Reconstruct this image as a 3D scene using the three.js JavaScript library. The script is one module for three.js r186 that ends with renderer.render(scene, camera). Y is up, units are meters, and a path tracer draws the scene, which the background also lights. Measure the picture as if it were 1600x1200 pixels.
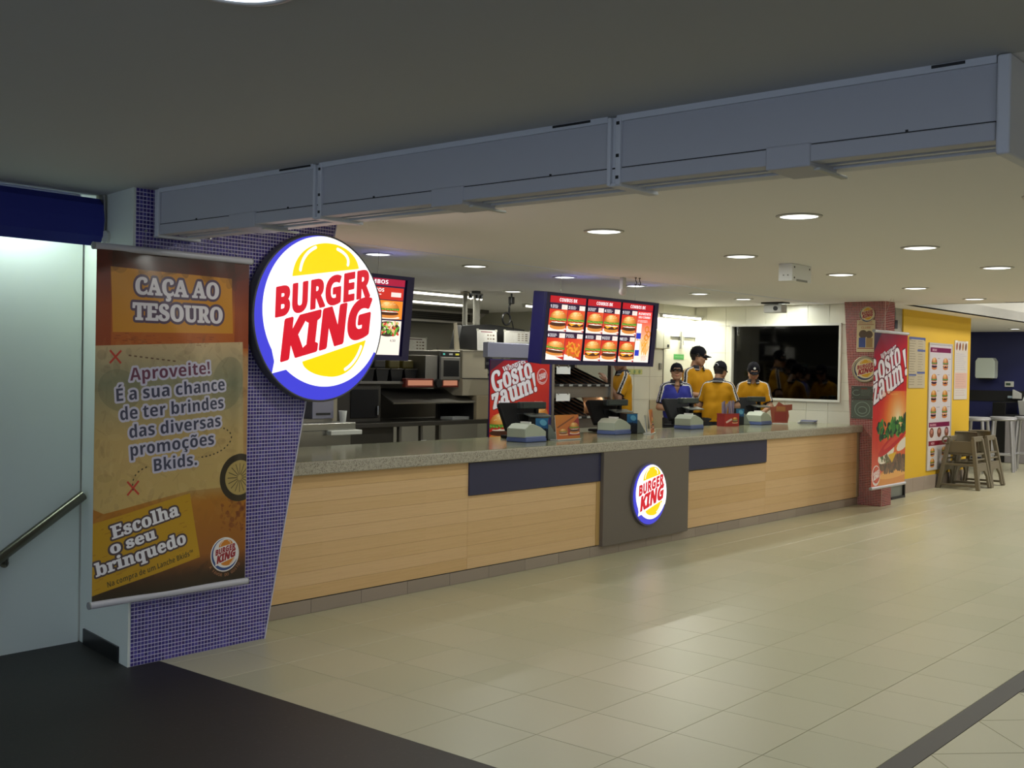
import * as THREE from 'three';
import { RoundedBoxGeometry } from 'three/addons/geometries/RoundedBoxGeometry.js';
import { mergeGeometries } from 'three/addons/utils/BufferGeometryUtils.js';
import { RectAreaLightUniformsLib } from 'three/addons/lights/RectAreaLightUniformsLib.js';

// ───────── camera, exposure, lights ─────────
const scene = new THREE.Scene();
scene.background = new THREE.Color().setRGB(1.35, 1.6, 2.05);   // cool overcast daylight, entering through the lobby's street front only
const camera = new THREE.PerspectiveCamera(37.69, 4 / 3, 0.05, 100);
camera.position.set(0, 1.65, 5.818);
camera.rotation.set(-0.0125463, -0.874613, 0.0173752, 'YXZ');
const renderer = new THREE.WebGLRenderer({ antialias: true });
renderer.toneMapping = THREE.LinearToneMapping;
renderer.toneMappingExposure = 1.0;
renderer.shadowMap.enabled = true;
RectAreaLightUniformsLib.init();

const LAMP = { warm: [0.97, 1.0, 0.93], kitchen: [1.0, 1.0, 0.88], cool: [0.72, 0.82, 1.0], stair: [0.80, 1.0, 0.86], atrium: [1.0, 0.96, 0.92] };
const POWER = { shop: 82, counter: 180, kitchen: 70, lobby: 45, stair: 36, atrium: 34, sign: 0.35, menu: 0.3 };

// ───────── helpers ─────────
let seed = 12345;
const rnd = () => { seed = (seed + 0x6d2b79f5) | 0; let t = Math.imul(seed ^ (seed >>> 15), 1 | seed); t = (t + Math.imul(t ^ (t >>> 7), 61 | t)) ^ t; return ((t ^ (t >>> 14)) >>> 0) / 4294967296; };
const rr = (a, b) => a + (b - a) * rnd();
const PI = Math.PI;
const lin = (r, g, b) => new THREE.Color().setRGB(r, g, b);
function mat(color, rough = 0.6, metal = 0, o = {}) {
  return new THREE.MeshPhysicalMaterial({ color: Array.isArray(color) ? lin(...color) : new THREE.Color(color), roughness: rough, metalness: metal, ...o });
}
function tex(w, h, draw, o = {}) {
  const c = document.createElement('canvas'); c.width = w; c.height = h;
  draw(c.getContext('2d'), w, h);
  const t = new THREE.CanvasTexture(c);
  if (o.data !== true) t.colorSpace = THREE.SRGBColorSpace;
  t.magFilter = THREE.LinearFilter; t.anisotropy = 8;
  if (o.repeat) { t.wrapS = t.wrapT = THREE.RepeatWrapping; t.repeat.set(o.repeat[0], o.repeat[1]); }
  return t;
}
const used = {};
function numbered(n) { used[n] = (used[n] ?? -1) + 1; return used[n] ? n + '_' + String(used[n]).padStart(3, '0') : n; }
function thing(name, label, category, at = [0, 0, 0], turn = 0, group) {
  const o = new THREE.Group(); o.name = numbered(name); o.position.set(...at); o.rotation.y = turn;
  o.userData = { label, category }; if (group) o.userData.group = group;
  scene.add(o); return o;
}
function struct(name) { const o = new THREE.Group(); o.name = numbered(name); o.userData = { kind: 'structure' }; scene.add(o); return o; }
function metreUV(g) {
  const p = g.attributes.position, n = g.attributes.normal, uv = new Float32Array(p.count * 2);
  for (let i = 0; i < p.count; i++) {
    const ax = Math.abs(n.getX(i)), ay = Math.abs(n.getY(i)), az = Math.abs(n.getZ(i));
    let u, v;
    if (ay >= ax && ay >= az) { u = p.getX(i); v = p.getZ(i); } else if (ax >= az) { u = p.getZ(i); v = p.getY(i); } else { u = p.getX(i); v = p.getY(i); }
    uv[2 * i] = u; uv[2 * i + 1] = v;
  }
  g.setAttribute('uv', new THREE.BufferAttribute(uv, 2)); return g;
}
const numberedIn = new Map();
function part(parent, name, geo, m, at = [0, 0, 0], rot = [0, 0, 0], label) {
  const o = new THREE.Mesh(geo, m);
  const key = parent.uuid + name, k = numberedIn.get(key) ?? 0; numberedIn.set(key, k + 1);
  o.name = k ? name + '_' + String(k).padStart(3, '0') : name;
  o.position.set(...at); o.rotation.set(...rot); o.castShadow = o.receiveShadow = true;
  if (label) o.userData.label = label;
  parent.add(o); return o;
}
function copyThing(src, at, turn, label, group) {
  const c = src.clone(); c.name = numbered(src.name.replace(/_\d{3}$/, '')); c.position.set(...at); c.rotation.y = turn;
  c.userData = { ...src.userData, label }; if (group) c.userData.group = group; scene.add(c); return c;
}
const B = (w, h, d, r = 0) => metreUV(r ? new RoundedBoxGeometry(w, h, d, 2, r) : new THREE.BoxGeometry(w, h, d));
const BX = (x0, x1, y0, y1, z0, z1, r = 0) => { const g = B(x1 - x0, y1 - y0, z1 - z0, r); g.translate((x0 + x1) / 2, (y0 + y1) / 2, (z0 + z1) / 2); return g; };
const CY = (rt, rb, h, s = 20) => new THREE.CylinderGeometry(rt, rb, h, s);
const V = (a) => new THREE.Vector3(...a);
const TB = (pts, r, seg = 24, closed = false, rs = 8) => new THREE.TubeGeometry(new THREE.CatmullRomCurve3(pts.map(V), closed, 'catmullrom', 0.3), seg, r, rs, closed);
function bar(a, b, r, s = 10) { // straight round bar between two points
  const A = V(a), D = V(b).sub(A), g = CY(r, r, D.length(), s);
  g.applyQuaternion(new THREE.Quaternion().setFromUnitVectors(new THREE.Vector3(0, 1, 0), D.clone().normalize()));
  g.translate(A.x + D.x / 2, A.y + D.y / 2, A.z + D.z / 2); return g;
}
function beamBox(a, b, w, d) { // straight square bar between two points
  const A = V(a), D = V(b).sub(A), g = B(w, D.length(), d, Math.min(w, d) * 0.18);
  g.applyQuaternion(new THREE.Quaternion().setFromUnitVectors(new THREE.Vector3(0, 1, 0), D.clone().normalize()));
  g.translate(A.x + D.x / 2, A.y + D.y / 2, A.z + D.z / 2); return g;
}
const LT = (pts, s = 24, a = 0, l = PI * 2) => new THREE.LatheGeometry(pts.map((p) => new THREE.Vector2(...p)), s, a, l);
function EX(pts, depth, bevel = 0, holes = []) {
  const s = new THREE.Shape(pts.map((p) => new THREE.Vector2(...p)));
  for (const h of holes) s.holes.push(new THREE.Path(h.map((p) => new THREE.Vector2(...p))));
  return metreUV(new THREE.ExtrudeGeometry(s, { depth, bevelEnabled: bevel > 0, bevelSize: bevel, bevelThickness: bevel, bevelSegments: 2, steps: 1, curveSegments: 10 }));
}
const merge = (list) => mergeGeometries(list.map((g) => { const q = g.index ? g.toNonIndexed() : g; for (const k of Object.keys(q.attributes)) if (!['position', 'normal', 'uv'].includes(k)) q.deleteAttribute(k); if (!q.attributes.uv) metreUV(q); return q; }));
// a convex polygon (x,y) raised along +z with a bevelled front edge; cheap tile / plank / plate
function raised(poly, t, b) {
  const n = poly.length, cx = poly.reduce((s, p) => s + p[0], 0) / n, cy = poly.reduce((s, p) => s + p[1], 0) / n;
  const pos = [], push = (...q) => q.forEach((p) => pos.push(...p));
  const inn = poly.map((p, i) => { // inset by b
    const a = poly[(i + n - 1) % n], c = poly[(i + 1) % n];
    const n1 = [-(p[1] - a[1]), p[0] - a[0]], n2 = [-(c[1] - p[1]), c[0] - p[0]];
    const l1 = Math.hypot(...n1) || 1, l2 = Math.hypot(...n2) || 1, m = [n1[0] / l1 + n2[0] / l2, n1[1] / l1 + n2[1] / l2], k = b / Math.max(0.35, (m[0] * n1[0] + m[1] * n1[1]) / l1);
    return [p[0] + m[0] * k, p[1] + m[1] * k];
  });
  for (let i = 0; i < n; i++) {
    const j = (i + 1) % n, a0 = [...poly[i], 0], b0 = [...poly[j], 0], a1 = [...poly[i], t - b], b1 = [...poly[j], t - b], a2 = [...inn[i], t], b2 = [...inn[j], t];
    push(a0, b0, b1, a0, b1, a1, a1, b1, b2, a1, b2, a2);
    if (i > 0 && i < n - 1) push([...inn[0], t], [...inn[i], t], [...inn[i + 1], t]);
  }
  const g = new THREE.BufferGeometry(); g.setAttribute('position', new THREE.BufferAttribute(new Float32Array(pos), 3));
  g.computeVertexNormals(); return metreUV(g);
}
const rect = (x0, x1, y0, y1) => [[x0, y0], [x1, y0], [x1, y1], [x0, y1]];
function clip(poly, a, b, c) { // keep a*x + b*y >= c
  const out = [];
  for (let i = 0; i < poly.length; i++) {
    const p = poly[i], q = poly[(i + 1) % poly.length], dp = a * p[0] + b * p[1] - c, dq = a * q[0] + b * q[1] - c;
    if (dp >= 0) out.push(p);
    if (dp * dq < 0) { const t = dp / (dp - dq); out.push([p[0] + (q[0] - p[0]) * t, p[1] + (q[1] - p[1]) * t]); }
  }
  return out;
}
// a box whose +z (front) face carries a print
function printed(w, h, d, print, edge) { return { g: new THREE.BoxGeometry(w, h, d), m: [edge, edge, edge, edge, print, edge] }; }
function rectLight(parent, w, h, color, intensity, at, rot) {
  const l = new THREE.RectAreaLight(lin(...color), intensity, w, h); l.position.set(...at); l.rotation.set(...rot); parent.add(l); return l;
}
const noiseTex = (w, h, base, amp, n, o = {}) => tex(w, h, (c) => {
  c.fillStyle = base; c.fillRect(0, 0, w, h);
  for (let i = 0; i < n; i++) { const v = rnd() < 0.5 ? 0 : 255; c.fillStyle = `rgba(${v},${v},${v},${rr(0, amp)})`; const s = rr(1, o.size ?? 3); c.fillRect(rnd() * w, rnd() * h, s, s); }
}, { repeat: o.repeat ?? [1, 1] });

// ───────── materials ─────────
const MT = {
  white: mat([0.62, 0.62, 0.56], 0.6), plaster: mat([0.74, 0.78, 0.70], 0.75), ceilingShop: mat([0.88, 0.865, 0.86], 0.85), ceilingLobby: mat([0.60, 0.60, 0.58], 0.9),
  grey: mat([0.3, 0.3, 0.28], 0.6), shutter: mat([0.54, 0.54, 0.57], 0.5), shutterTrim: mat([0.70, 0.71, 0.74], 0.45), dark: mat([0.012, 0.012, 0.013], 0.45), black: mat([0.006, 0.006, 0.007], 0.35),
  steel: mat([0.46, 0.45, 0.42], 0.3, 1), steelDull: mat([0.30, 0.285, 0.26], 0.42, 1), darkSteel: mat([0.10, 0.092, 0.08], 0.45, 0.8), chrome: mat([0.6, 0.6, 0.58], 0.15, 1),
  beige: mat([0.42, 0.37, 0.27], 0.5), navy: mat([0.032, 0.034, 0.085], 0.4), boardBlue: mat([0.02, 0.016, 0.11], 0.35), plastic: mat([0.60, 0.60, 0.60], 0.45),
  charcoal: mat([0.16, 0.135, 0.115], 0.45), mapleTrim: mat([0.52, 0.33, 0.12], 0.5), paper: mat([0.75, 0.75, 0.72], 0.8), blueFabric: mat([0.02, 0.028, 0.24], 0.8),
  yellow: mat([0.72, 0.45, 0.022], 0.6), blueWall: mat([0.016, 0.02, 0.10], 0.45), skirting: mat([0.36, 0.29, 0.235], 0.4), railMetal: mat([0.20, 0.19, 0.15], 0.28, 1),
  highchair: mat([0.17, 0.145, 0.095], 0.55), alu: mat([0.5, 0.5, 0.52], 0.35, 0.7), copper: mat([0.75, 0.42, 0.24], 0.3, 1),
};
const TILE = [[0.50, 0.475, 0.325], [0.515, 0.485, 0.335], [0.485, 0.465, 0.315]].map((c) => mat(c, 0.34));
const TILE_WHITE = [[0.62, 0.61, 0.50], [0.60, 0.59, 0.49], [0.635, 0.62, 0.51]].map((c) => mat(c, 0.28));
const SKIRT = [[0.36, 0.29, 0.235], [0.38, 0.31, 0.25], [0.345, 0.28, 0.225]].map((c) => mat(c, 0.4));
const woodTex = (tone) => tex(512, 128, (c, w, h) => {
  c.fillStyle = tone; c.fillRect(0, 0, w, h);
  for (let i = 0; i < 420; i++) { c.fillStyle = `rgba(${rnd() < 0.6 ? '120,70,20' : '255,225,170'},${rr(0.015, 0.05)})`; c.fillRect(rr(-80, w), rnd() * h, rr(40, 320), rr(0.6, 1.8)); }
}, { repeat: [1, 4] });
const WOOD = ['#e4bd8a', '#e0b883', '#e8c291'].map((t) => mat(0xffffff, 0.45, 0, { map: woodTex(t) }));
const graniteTex = tex(512, 512, (c, w, h) => {
  c.fillStyle = '#bab4a4'; c.fillRect(0, 0, w, h);
  for (let i = 0; i < 15000; i++) { const k = rnd(); c.fillStyle = k < 0.4 ? `rgba(60,52,46,${rr(0.2, 0.7)})` : k < 0.75 ? `rgba(190,184,170,${rr(0.2, 0.6)})` : `rgba(120,104,86,${rr(0.3, 0.6)})`; c.beginPath(); c.ellipse(rnd() * w, rnd() * h, rr(0.8, 3.2), rr(0.8, 2.6), rnd() * 3, 0, 7); c.fill(); }
}, { repeat: [1.6, 1.6] });
MT.granite = mat(0xffffff, 0.55, 0, { map: graniteTex });
MT.graniteTop = mat([0.72, 0.8, 0.62], 0.14, 0, { map: graniteTex, ior: 1.32 });
const lobbyTex = noiseTex(512, 512, '#1d1918', 0.06, 9000, { repeat: [0.7, 0.7], size: 4 });
MT.lobbyFloor = mat(0xffffff, 0.55, 0, { map: lobbyTex });
MT.strip = mat([0.035, 0.03, 0.027], 0.45);

// ───────── print artwork ─────────
function burger(c, x, y, w, h, o = {}) { // printed sandwich picture, (x,y) centre
  c.save(); c.translate(x, y); c.scale(w / 2, h / 2); if (o.tilt) c.rotate(o.tilt);
  c.fillStyle = o.plate ?? 'rgba(255,240,225,0.9)'; c.beginPath(); c.ellipse(0, 0.86, 1.05, 0.2, 0, 0, 7); c.fill();
  c.fillStyle = '#d8863a'; c.beginPath(); c.ellipse(0, 0.66, 0.92, 0.27, 0, 0, 7); c.fill();
  c.fillStyle = '#4a2412'; c.beginPath(); c.ellipse(0, 0.4, 0.95, 0.22, 0, 0, 7); c.fill();
  if (o.double) { c.beginPath(); c.ellipse(0, 0.12, 0.92, 0.18, 0, 0, 7); c.fill(); }
  c.fillStyle = '#f2a51c'; if (o.cheese) { c.beginPath(); c.moveTo(-0.9, 0.22); c.lineTo(0.9, 0.22); c.lineTo(0.45, 0.5); c.lineTo(0.1, 0.28); c.lineTo(-0.5, 0.52); c.fill(); }
  c.fillStyle = '#fff4e4'; c.beginPath(); c.ellipse(0.05, 0.2, 0.82, 0.08, 0, 0, 7); c.fill();
  c.fillStyle = '#c8281c'; for (const s of [-0.5, 0.1, 0.6]) { c.beginPath(); c.ellipse(s, 0.08, 0.36, 0.11, 0, 0, 7); c.fill(); }
  c.fillStyle = '#4f8a26'; c.beginPath(); c.moveTo(-1, -0.02);
  for (let i = 0; i <= 16; i++) c.lineTo(-1 + i / 8, (i % 2 ? 0.12 : -0.06) + ((i * 37) % 5) * 0.012);
  c.lineTo(0.95, -0.24); c.lineTo(-0.95, -0.24); c.fill();
  c.fillStyle = '#86b444'; for (let i = 0; i < 9; i++) { c.beginPath(); c.ellipse(-0.85 + i * 0.21, -0.06 + (i % 3) * 0.04, 0.1, 0.05, 0.5, 0, 7); c.fill(); }
  const g = c.createRadialGradient(-0.2, -0.75, 0.05, 0, -0.4, 1.0); g.addColorStop(0, '#ffd78e'); g.addColorStop(0.45, '#e59a45'); g.addColorStop(1, '#a9561c');
  c.fillStyle = g; c.beginPath(); c.moveTo(-0.93, -0.2); c.bezierCurveTo(-0.95, -1.15, 0.95, -1.15, 0.93, -0.2); c.quadraticCurveTo(0, -0.08, -0.93, -0.2); c.fill();
  c.fillStyle = '#fff0c8'; for (let i = 0; i < 14; i++) { c.beginPath(); c.ellipse(-0.6 + ((i * 53) % 120) / 100, -0.45 - ((i * 29) % 40) / 100, 0.04, 0.022, i, 0, 7); c.fill(); }
  c.restore();
}
// the round bun emblem: (cx,cy) centre, R radius
function emblem(c, cx, cy, R, o = {}) {
  const blue = o.blue ?? '#3f40d6', red = o.red ?? '#e0061f', bun = o.bun ?? '#ffdf00', white = o.white ?? '#ffffff';
  c.save(); c.translate(cx, cy); c.scale(R, R);
  c.beginPath(); c.arc(0, 0, 1, 0, 7); c.clip();
  c.fillStyle = blue; c.fillRect(-1, -1, 2, 2);
  c.fillStyle = white; c.beginPath(); c.ellipse(0.07, -0.08, 0.95, 0.915, 0, 0, 7); c.fill();
  c.beginPath(); c.moveTo(-0.78, 0.25); c.lineTo(-0.7, 0.54); c.lineTo(-0.73, 0.68); c.lineTo(-0.46, 0.62); c.lineTo(-0.3, 0.4); c.fill(); // speech tail
  c.beginPath(); c.moveTo(0.9, -0.2); c.lineTo(1.05, -0.2); c.lineTo(1.05, 0.5); c.lineTo(0.9, 0.40); c.lineTo(0.72, 0.27); c.fill();
  c.fillStyle = bun;
  c.beginPath(); c.moveTo(-0.45, -0.475); c.bezierCurveTo(-0.4, -1.03, 0.5, -1.03, 0.6, -0.665); c.quadraticCurveTo(0.62, -0.65, 0.57, -0.64); c.closePath(); c.fill();
  c.beginPath(); c.moveTo(-0.28, 0.535); c.lineTo(0.74, 0.245); c.bezierCurveTo(0.62, 0.62, 0.35, 0.74, 0.1, 0.71); c.bezierCurveTo(-0.1, 0.7, -0.28, 0.62, -0.28, 0.535); c.fill();
  c.strokeStyle = white; c.lineWidth = 0.04; c.lineCap = 'round';
  c.beginPath(); c.moveTo(-0.33, -0.56); c.quadraticCurveTo(-0.3, -0.76, -0.1, -0.85); c.stroke();
  c.beginPath(); c.moveTo(0.25, -0.86); c.quadraticCurveTo(0.46, -0.8, 0.42, -0.68); c.stroke();
  c.beginPath(); c.moveTo(0.66, 0.33); c.quadraticCurveTo(0.58, 0.53, 0.4, 0.62); c.stroke();
  c.fillStyle = red; c.strokeStyle = red; c.lineJoin = 'round'; c.textBaseline = 'alphabetic'; c.textAlign = 'left';
  const word = (t, x0, y0, x1, slope, hh, skew, bold) => {
    c.save(); c.font = 'bold 100px sans-serif'; const m = c.measureText(t).width, sx = (x1 - x0) / m, sy = hh / 72;
    c.transform(sx, sx * slope, skew * sy, sy, x0, y0); c.lineWidth = bold; c.strokeText(t, 0, 0); c.fillText(t, 0, 0); c.restore();
  };
  word('BURGER', -0.72, 0.02, 0.79, -0.225, 0.335, -0.03, 7);
  word('KING', -0.64, 0.53, 0.81, -0.255, 0.465, -0.12, 9);
  c.restore();
}
function words(c, t, x, y, size, o = {}) {
  c.save(); c.translate(x, y); c.rotate(o.rot ?? 0); if (o.skew) c.transform(1, 0, o.skew, 1, 0, 0);
  c.font = `bold ${size}px ${o.font ?? 'Georgia'}`; c.textAlign = o.align ?? 'center'; c.textBaseline = 'middle'; c.lineJoin = 'round';
  if (o.fit) { const m = c.measureText(t).width; c.scale(o.fit / m, 1); }
  if (o.outer) { c.strokeStyle = o.outer; c.lineWidth = o.outerW ?? size * 0.3; c.strokeText(t, 0, 0); }
  if (o.stroke) { c.strokeStyle = o.stroke; c.lineWidth = o.strokeW ?? size * 0.12; c.strokeText(t, 0, 0); }
  c.fillStyle = o.fill ?? '#fff'; c.fillText(t, 0, 0); c.restore();
}
const scribble = (c, x, y, w, n, lh, col = '#555', th = 2) => { c.fillStyle = col; for (let i = 0; i < n; i++) { let k = x; const end = x + w * rr(0.7, 1); while (k < end) { const l = rr(4, 14); c.fillRect(k, y + i * lh, Math.min(l, end - k), th); k += l + 4; } } };

const bannerLeftTex = tex(820, 1536, (c, w, h) => {
  let g = c.createLinearGradient(0, 0, 0, h); g.addColorStop(0, '#3a130c'); g.addColorStop(0.06, '#6a2412'); g.addColorStop(0.16, '#bc621e'); g.addColorStop(0.27, '#b85c1e'); g.addColorStop(0.3, '#b98c5c'); g.addColorStop(0.7, '#b08a50'); g.addColorStop(0.74, '#b0701c'); g.addColorStop(0.9, '#9a5a1c'); g.addColorStop(0.96, '#3c2010'); g.addColorStop(1, '#140a06');
  c.fillStyle = g; c.fillRect(0, 0, w, h);
  c.fillStyle = 'rgba(120,30,16,0.45)'; c.fillRect(0, 0, w * 0.09, h * 0.28); c.fillRect(w * 0.9, 0, w * 0.1, h * 0.27);
  c.fillStyle = '#d68f26'; c.beginPath(); c.moveTo(w * 0.08, h * 0.05); c.lineTo(w * 0.88, h * 0.055); c.lineTo(w * 0.89, h * 0.225); c.lineTo(w * 0.1, h * 0.235); c.fill();
  g = c.createLinearGradient(0, h * 0.26, 0, h * 0.74); g.addColorStop(0, '#cdb084'); g.addColorStop(0.25, '#8d8a6c'); g.addColorStop(0.4, '#a8976a'); g.addColorStop(0.6, '#c0a266'); g.addColorStop(1, '#c6a765');
  c.fillStyle = g; c.beginPath(); c.moveTo(0, h * 0.275); c.lineTo(w * 0.96, h * 0.25); c.lineTo(w * 0.98, h * 0.70); c.lineTo(w * 0.6, h * 0.705); c.lineTo(w * 0.06, h * 0.75); c.lineTo(0, h * 0.735); c.fill();
  for (let i = 0; i < 500; i++) { c.fillStyle = `rgba(${rnd() < 0.5 ? '70,50,30' : '230,205,150'},${rr(0.02, 0.1)})`; c.beginPath(); c.ellipse(rnd() * w, h * rr(0.24, 0.8), rr(3, 40), rr(2, 22), rnd() * 3, 0, 7); c.fill(); }
  c.fillStyle = 'rgba(80,90,70,0.25)'; c.beginPath(); c.ellipse(w * 0.85, h * 0.38, 90, 130, 0.3, 0, 7); c.fill(); c.beginPath(); c.ellipse(w * 0.15, h * 0.4, 110, 90, 0.3, 0, 7); c.fill();
  for (let i = 0; i < 70; i++) { c.fillStyle = `rgba(50,22,10,${rr(0.05, 0.22)})`; c.beginPath(); c.ellipse(w * rr(0, 1), i % 2 ? h * rr(0.0, 0.06) : h * rr(0.9, 1), rr(20, 90), rr(8, 36), rnd() * 3, 0, 7); c.fill(); }
  for (let i = 0; i < 60; i++) { c.fillStyle = `rgba(90,30,14,${rr(0.1, 0.4)})`; c.beginPath(); c.ellipse(w * rr(0.82, 1), h * rr(0.74, 0.84), rr(3, 16), rr(3, 14), rnd() * 3, 0, 7); c.fill(); c.fillRect(w * rr(0.1, 0.8), h * rr(0.235, 0.27), rr(4, 30), rr(1, 4)); }
  const cross = (x, y, s) => { c.strokeStyle = '#c2392a'; c.lineWidth = 9; c.beginPath(); c.moveTo(x - s, y - s); c.lineTo(x + s, y + s); c.moveTo(x + s, y - s); c.lineTo(x - s, y + s); c.stroke(); };
  cross(w * 0.12, h * 0.305, 28); cross(w * 0.24, h * 0.683, 30);
  c.setLineDash([14, 14]); c.lineWidth = 6; c.strokeStyle = 'rgba(70,40,25,0.7)'; c.beginPath(); c.moveTo(w * 0.2, h * 0.3); c.lineTo(w * 0.5, h * 0.315); c.stroke();
  c.setLineDash([9, 13]); c.strokeStyle = '#3c3222'; c.beginPath(); c.moveTo(w * 0.8, h * 0.515); c.bezierCurveTo(w * 0.96, h * 0.53, w * 0.88, h * 0.6, w * 0.66, h * 0.605); c.stroke();
  c.beginPath(); c.moveTo(w * 0.33, h * 0.625); c.quadraticCurveTo(w * 0.22, h * 0.64, w * 0.24, h * 0.69); c.stroke(); c.setLineDash([]);
  c.strokeStyle = '#2b2116'; c.lineWidth = 34; c.beginPath(); c.arc(w * 0.95, h * 0.675, 98, 0, 7); c.stroke(); c.fillStyle = '#b59c5c'; c.beginPath(); c.arc(w * 0.95, h * 0.675, 84, 0, 7); c.fill();
  c.lineWidth = 3; for (let i = 0; i < 16; i++) { const a = i * PI / 8; c.beginPath(); c.moveTo(w * 0.95 + 14 * Math.cos(a), h * 0.675 + 14 * Math.sin(a)); c.lineTo(w * 0.95 + 70 * Math.cos(a), h * 0.675 + 70 * Math.sin(a)); c.stroke(); }
  const head = { outer: '#5c4660', outerW: 30, stroke: '#f1e9ee', strokeW: 7, fill: '#f1e9ee' };
  words(c, 'CAÇA AO', w * 0.51, h * 0.098, 100, { ...head, fit: w * 0.56, rot: -0.005 }); words(c, 'TESOURO', w * 0.52, h * 0.172, 100, { ...head, fit: w * 0.60, rot: -0.005 });
  const body = { outer: '#c9c4d6', outerW: 20, fill: '#3d3f58', rot: -0.085, font: 'sans-serif' };
  [['Aproveite!', 0.47, 0.344, 0.52], ['É a sua chance', 0.48, 0.399, 0.72], ['de ter brindes', 0.49, 0.454, 0.68], ['das diversas', 0.51, 0.508, 0.6], ['promoções', 0.49, 0.562, 0.55], ['Bkids.', 0.51, 0.616, 0.29]].forEach(([t, x, y, f], i) => words(c, t, w * x, h * y, 78, { ...body, fit: w * f, fill: i ? '#3d3f58' : '#6a3550' }));
  c.save(); c.translate(w * 0.33, h * 0.838); c.rotate(-0.19); c.fillStyle = '#c29314'; c.fillRect(-w * 0.38, -h * 0.095, w * 0.7, h * 0.2);
  c.fillStyle = 'rgba(150,90,20,0.35)'; for (let i = 0; i < 60; i++) c.fillRect(rr(-w * 0.37, w * 0.3), rr(-h * 0.09, h * 0.1), rr(4, 40), rr(2, 6)); c.restore();
  const low = { outer: '#4a3a44', outerW: 20, stroke: '#f2eef2', strokeW: 4, fill: '#f2eef2', rot: -0.21 };
  words(c, 'Escolha', w * 0.32, h * 0.782, 78, { ...low, fit: w * 0.44 }); words(c, 'o seu', w * 0.24, h * 0.836, 66, { ...low, fit: w * 0.29 }); words(c, 'brinquedo', w * 0.3, h * 0.876, 76, { ...low, fit: w * 0.58 });
  words(c, 'Na compra de um Lanche Bkids™', w * 0.36, h * 0.922, 34, { fill: '#4a3d1c', rot: -0.21, fit: w * 0.56, font: 'sans-serif' });
  c.fillStyle = '#f0eae6'; c.beginPath(); c.arc(w * 0.855, h * 0.912, 82, 0, 7); c.fill();
  emblem(c, w * 0.855, h * 0.912, 76, { bun: '#d98326', blue: '#2f4a86', red: '#9c1c2c', white: '#efe9e6' });
  c.save(); c.fillStyle = '#a06a4a'; c.font = 'bold 20px sans-serif'; c.textAlign = 'center'; for (let i = 0; i < 16; i++) { const a = PI * (0.82 - i * 0.042); c.save(); c.translate(w * 0.855 + 104 * Math.cos(a), h * 0.912 + 104 * Math.sin(a)); c.rotate(a - PI / 2); c.fillText('A FAVOR DO GOSTO'[i], 0, 0); c.restore(); } c.restore();
});
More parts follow.
